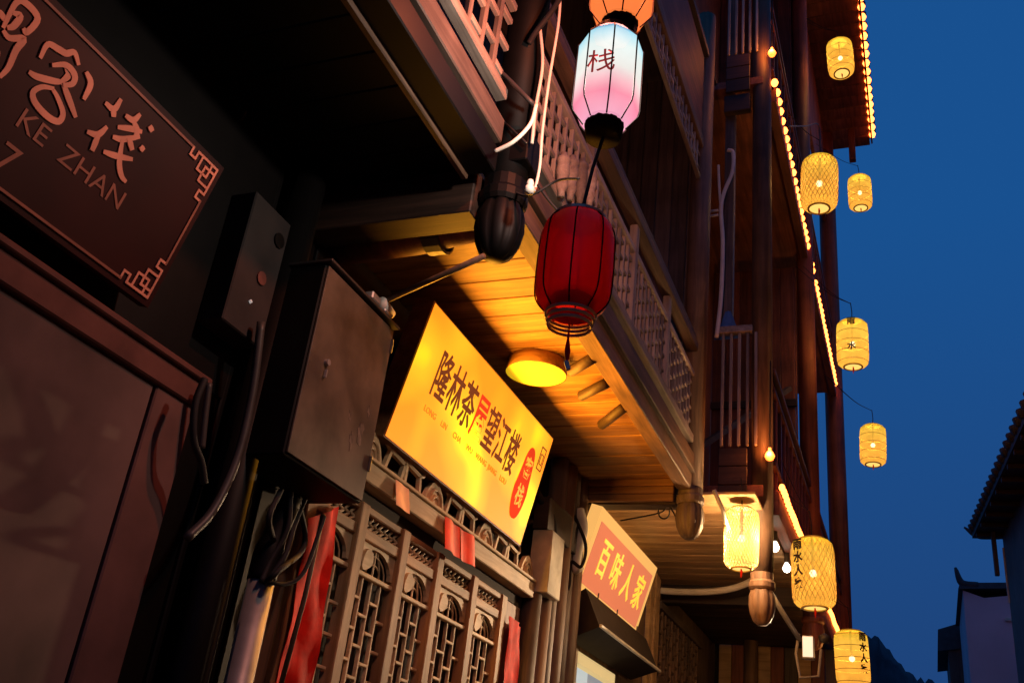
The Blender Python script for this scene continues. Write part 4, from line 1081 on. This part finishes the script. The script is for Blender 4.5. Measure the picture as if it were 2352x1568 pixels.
sl = bpy.data.lights.new('beam', 'SPOT'); sl.energy = 640; sl.color = (1.0, 0.66, 0.38); sl.spot_size = math.radians(34); sl.spot_blend = 0.7; sl.shadow_soft_size = 0.05  # added spot, brightens the tea house doors
so = bpy.data.objects.new('beam', sl); COL.objects.link(so); so.parent = fl; so.location = Vector((0, -0.09, 0)) - (WORLD[fl.name] - fp)
so.rotation_euler = (Vector((FX, 5.3, 2.75)) - fp).to_track_quat('-Z', 'Y').to_euler()
box('rim', fp - Vector((0.062, 0.075, 0.115)), fp + Vector((0.062, -0.062, -0.102)), IRON, fl)
part('bracket', MB().tube([onY(1835, 1455, 9.6), onY(1828, 1500, 9.6), onY(1838, 1555, 9.6), onY(1880, 1552, 9.6), onY(1886, 1490, 9.6)], 0.014, 8), STEEL, fl)
part('knuckle', MB().lathe([(0.003, -0.05), (0.045, -0.03), (0.05, 0.02), (0.003, 0.05)], 10, onY(1893, 1465, 9.6)), IRON, fl, True)
tag(part('bracket_arm', MB().tube([onY(1768, 1357, 9.2), onY(1800, 1410, 9.4), onY(1838, 1470, 9.6)], 0.024, 8), STEEL, None, True), 'pale bracket arm slanting down to the floodlight', 'bracket')
tag(part('bracket_arm', MB().tube([onY(1640, 1125, 7.7), onY(1660, 1170, 7.8), onY(1672, 1215, 7.9)], 0.018, 8), STEEL, None, True), 'short metal arm beside the cream bamboo lantern', 'bracket')

# ------------------------------------------------------------------ houses across the lane
def roofed(label, x0, x1, y0, y1, zE, rise, over, wallmat):
    t = thing('far_house', label, 'house', (x0, y1, 0))
    box('wall', (x0 + over, y0 + 0.3, 0), (x1, y1 - 0.4, zE - 0.02), wallmat, t)
    mb = MB()
    n = int((y1 - y0) / 0.33)
    rf = part('roof', MB().hull([(x0, y0, zE), (x1, y0, zE), (x1, y1, zE), (x0, y1, zE), (x0, y0, zE + 0.10), (x1, y0, zE + rise), (x1, y1, zE + rise), (x0, y1, zE + 0.10)]), DARKX, t)
    for k in range(n):
        yy = y0 + 0.13 + k * (y1 - y0) / n
        part('roof_tile', MB().tube([(x0 - 0.06, yy, zE + 0.15), (x1, yy, zE + rise + 0.06)], 0.085, 6), TILE, rf, True)
    for k in range(0, n, 2):
        yy = y0 + 0.2 + k * (y1 - y0) / n
        box('rafter', (x0 + 0.02, yy, zE - 0.09), (x0 + over, yy + 0.09, zE - 0.004), DARKX, rf)
    part('eave_tip', MB().tube(spline([(x0 + 0.5, y1 - 0.05, zE + 0.06), (x0 + 0.1, y1 + 0.02, zE + 0.08), (x0 - 0.12, y1 + 0.1, zE + 0.26)], 5), [0.08] * 5 + [0.07, 0.06, 0.05, 0.04, 0.03, 0.02], 8), TILE, rf, True)
    return t
h1 = roofed('dark timber house across the lane with a long tiled eave and upturned tip', 1.15, 4.5, -10.0, 21.8, 8.0, 1.6, 0.50, DARKZ)  # near stretch, unseen and reaching behind the camera, added to shade the lane
box('lower_eave', (1.55, 20.0, 4.2), (2.2, 22.4, 4.3), TILE, h1)
box('bracket', (1.42, 21.2, 7.1), (1.50, 21.3, 7.98), DARKZ, h1)
box('shutter', (1.90, 18.0, 5.6), (1.995, 19.6, 7.2), BROWNZ, h1)
part('drain_hose', MB().tube(spline([(1.96, 21.0, 7.6), (1.9, 20.95, 6.9), (1.94, 20.6, 6.3), (1.96, 20.0, 6.1)], 6), 0.035, 8), PALEPAINT, h1)
box('hanging_strip', (1.62, 21.35, 6.6), (1.72, 21.38, 7.7), PALEPAINT, h1)
h1.rotation_euler = (0, 0, math.radians(5.1))
h2 = thing('far_house', 'pale whitewashed gable wall with dark coping and upturned corner beyond the dark house', 'house', (2.0, 26, 0))
part('wall', MB().prism([(1.05, 26, 0), (3.6, 26, 0), (3.6, 26, 8.05), (1.5, 26, 7.78), (1.05, 26, 7.95)], (0, 4, 0)), WHITEWALL, h2)
part('coping', MB().hull([(0.95, 25.9, 7.96), (3.6, 25.9, 8.06), (3.6, 30.1, 8.06), (0.95, 30.1, 7.96), (1.0, 25.95, 8.12), (3.6, 25.95, 8.2), (3.6, 30.05, 8.2), (1.0, 30.05, 8.12)]), TILE, h2)
part('coping_tip', MB().tube(spline([(1.4, 26, 8.06), (1.05, 26, 8.12), (0.93, 26, 8.5)], 5), [0.1] * 5 + [0.09, 0.08, 0.07, 0.06, 0.05, 0.03], 8), TILE, h2, True)
box('ledge', (1.9, 25.94, 7.25), (3.2, 25.995, 7.33), PALEPAINT, h2)
h3 = thing('far_house', 'low dark roofed house beyond the whitewashed wall, farthest down the lane', 'house', (1.2, 31, 0))
box('wall', (0.72, 30.4, 0), (1.3, 33.4, 7.4), DARKZ, h3)
part('roof', MB().hull([(0.45, 30.3, 7.3), (1.6, 30.3, 7.5), (1.6, 33.6, 7.5), (0.45, 33.6, 7.3), (0.5, 30.35, 7.9), (1.5, 30.35, 8.25), (1.5, 33.5, 8.25), (0.5, 33.5, 7.9)]), TILE, h3)
part('roof_tip', MB().tube([(1.22, 30.4, 8.1), (1.2, 30.4, 8.5), (1.14, 30.4, 8.7)], [0.07, 0.05, 0.02], 6), TILE, h3)
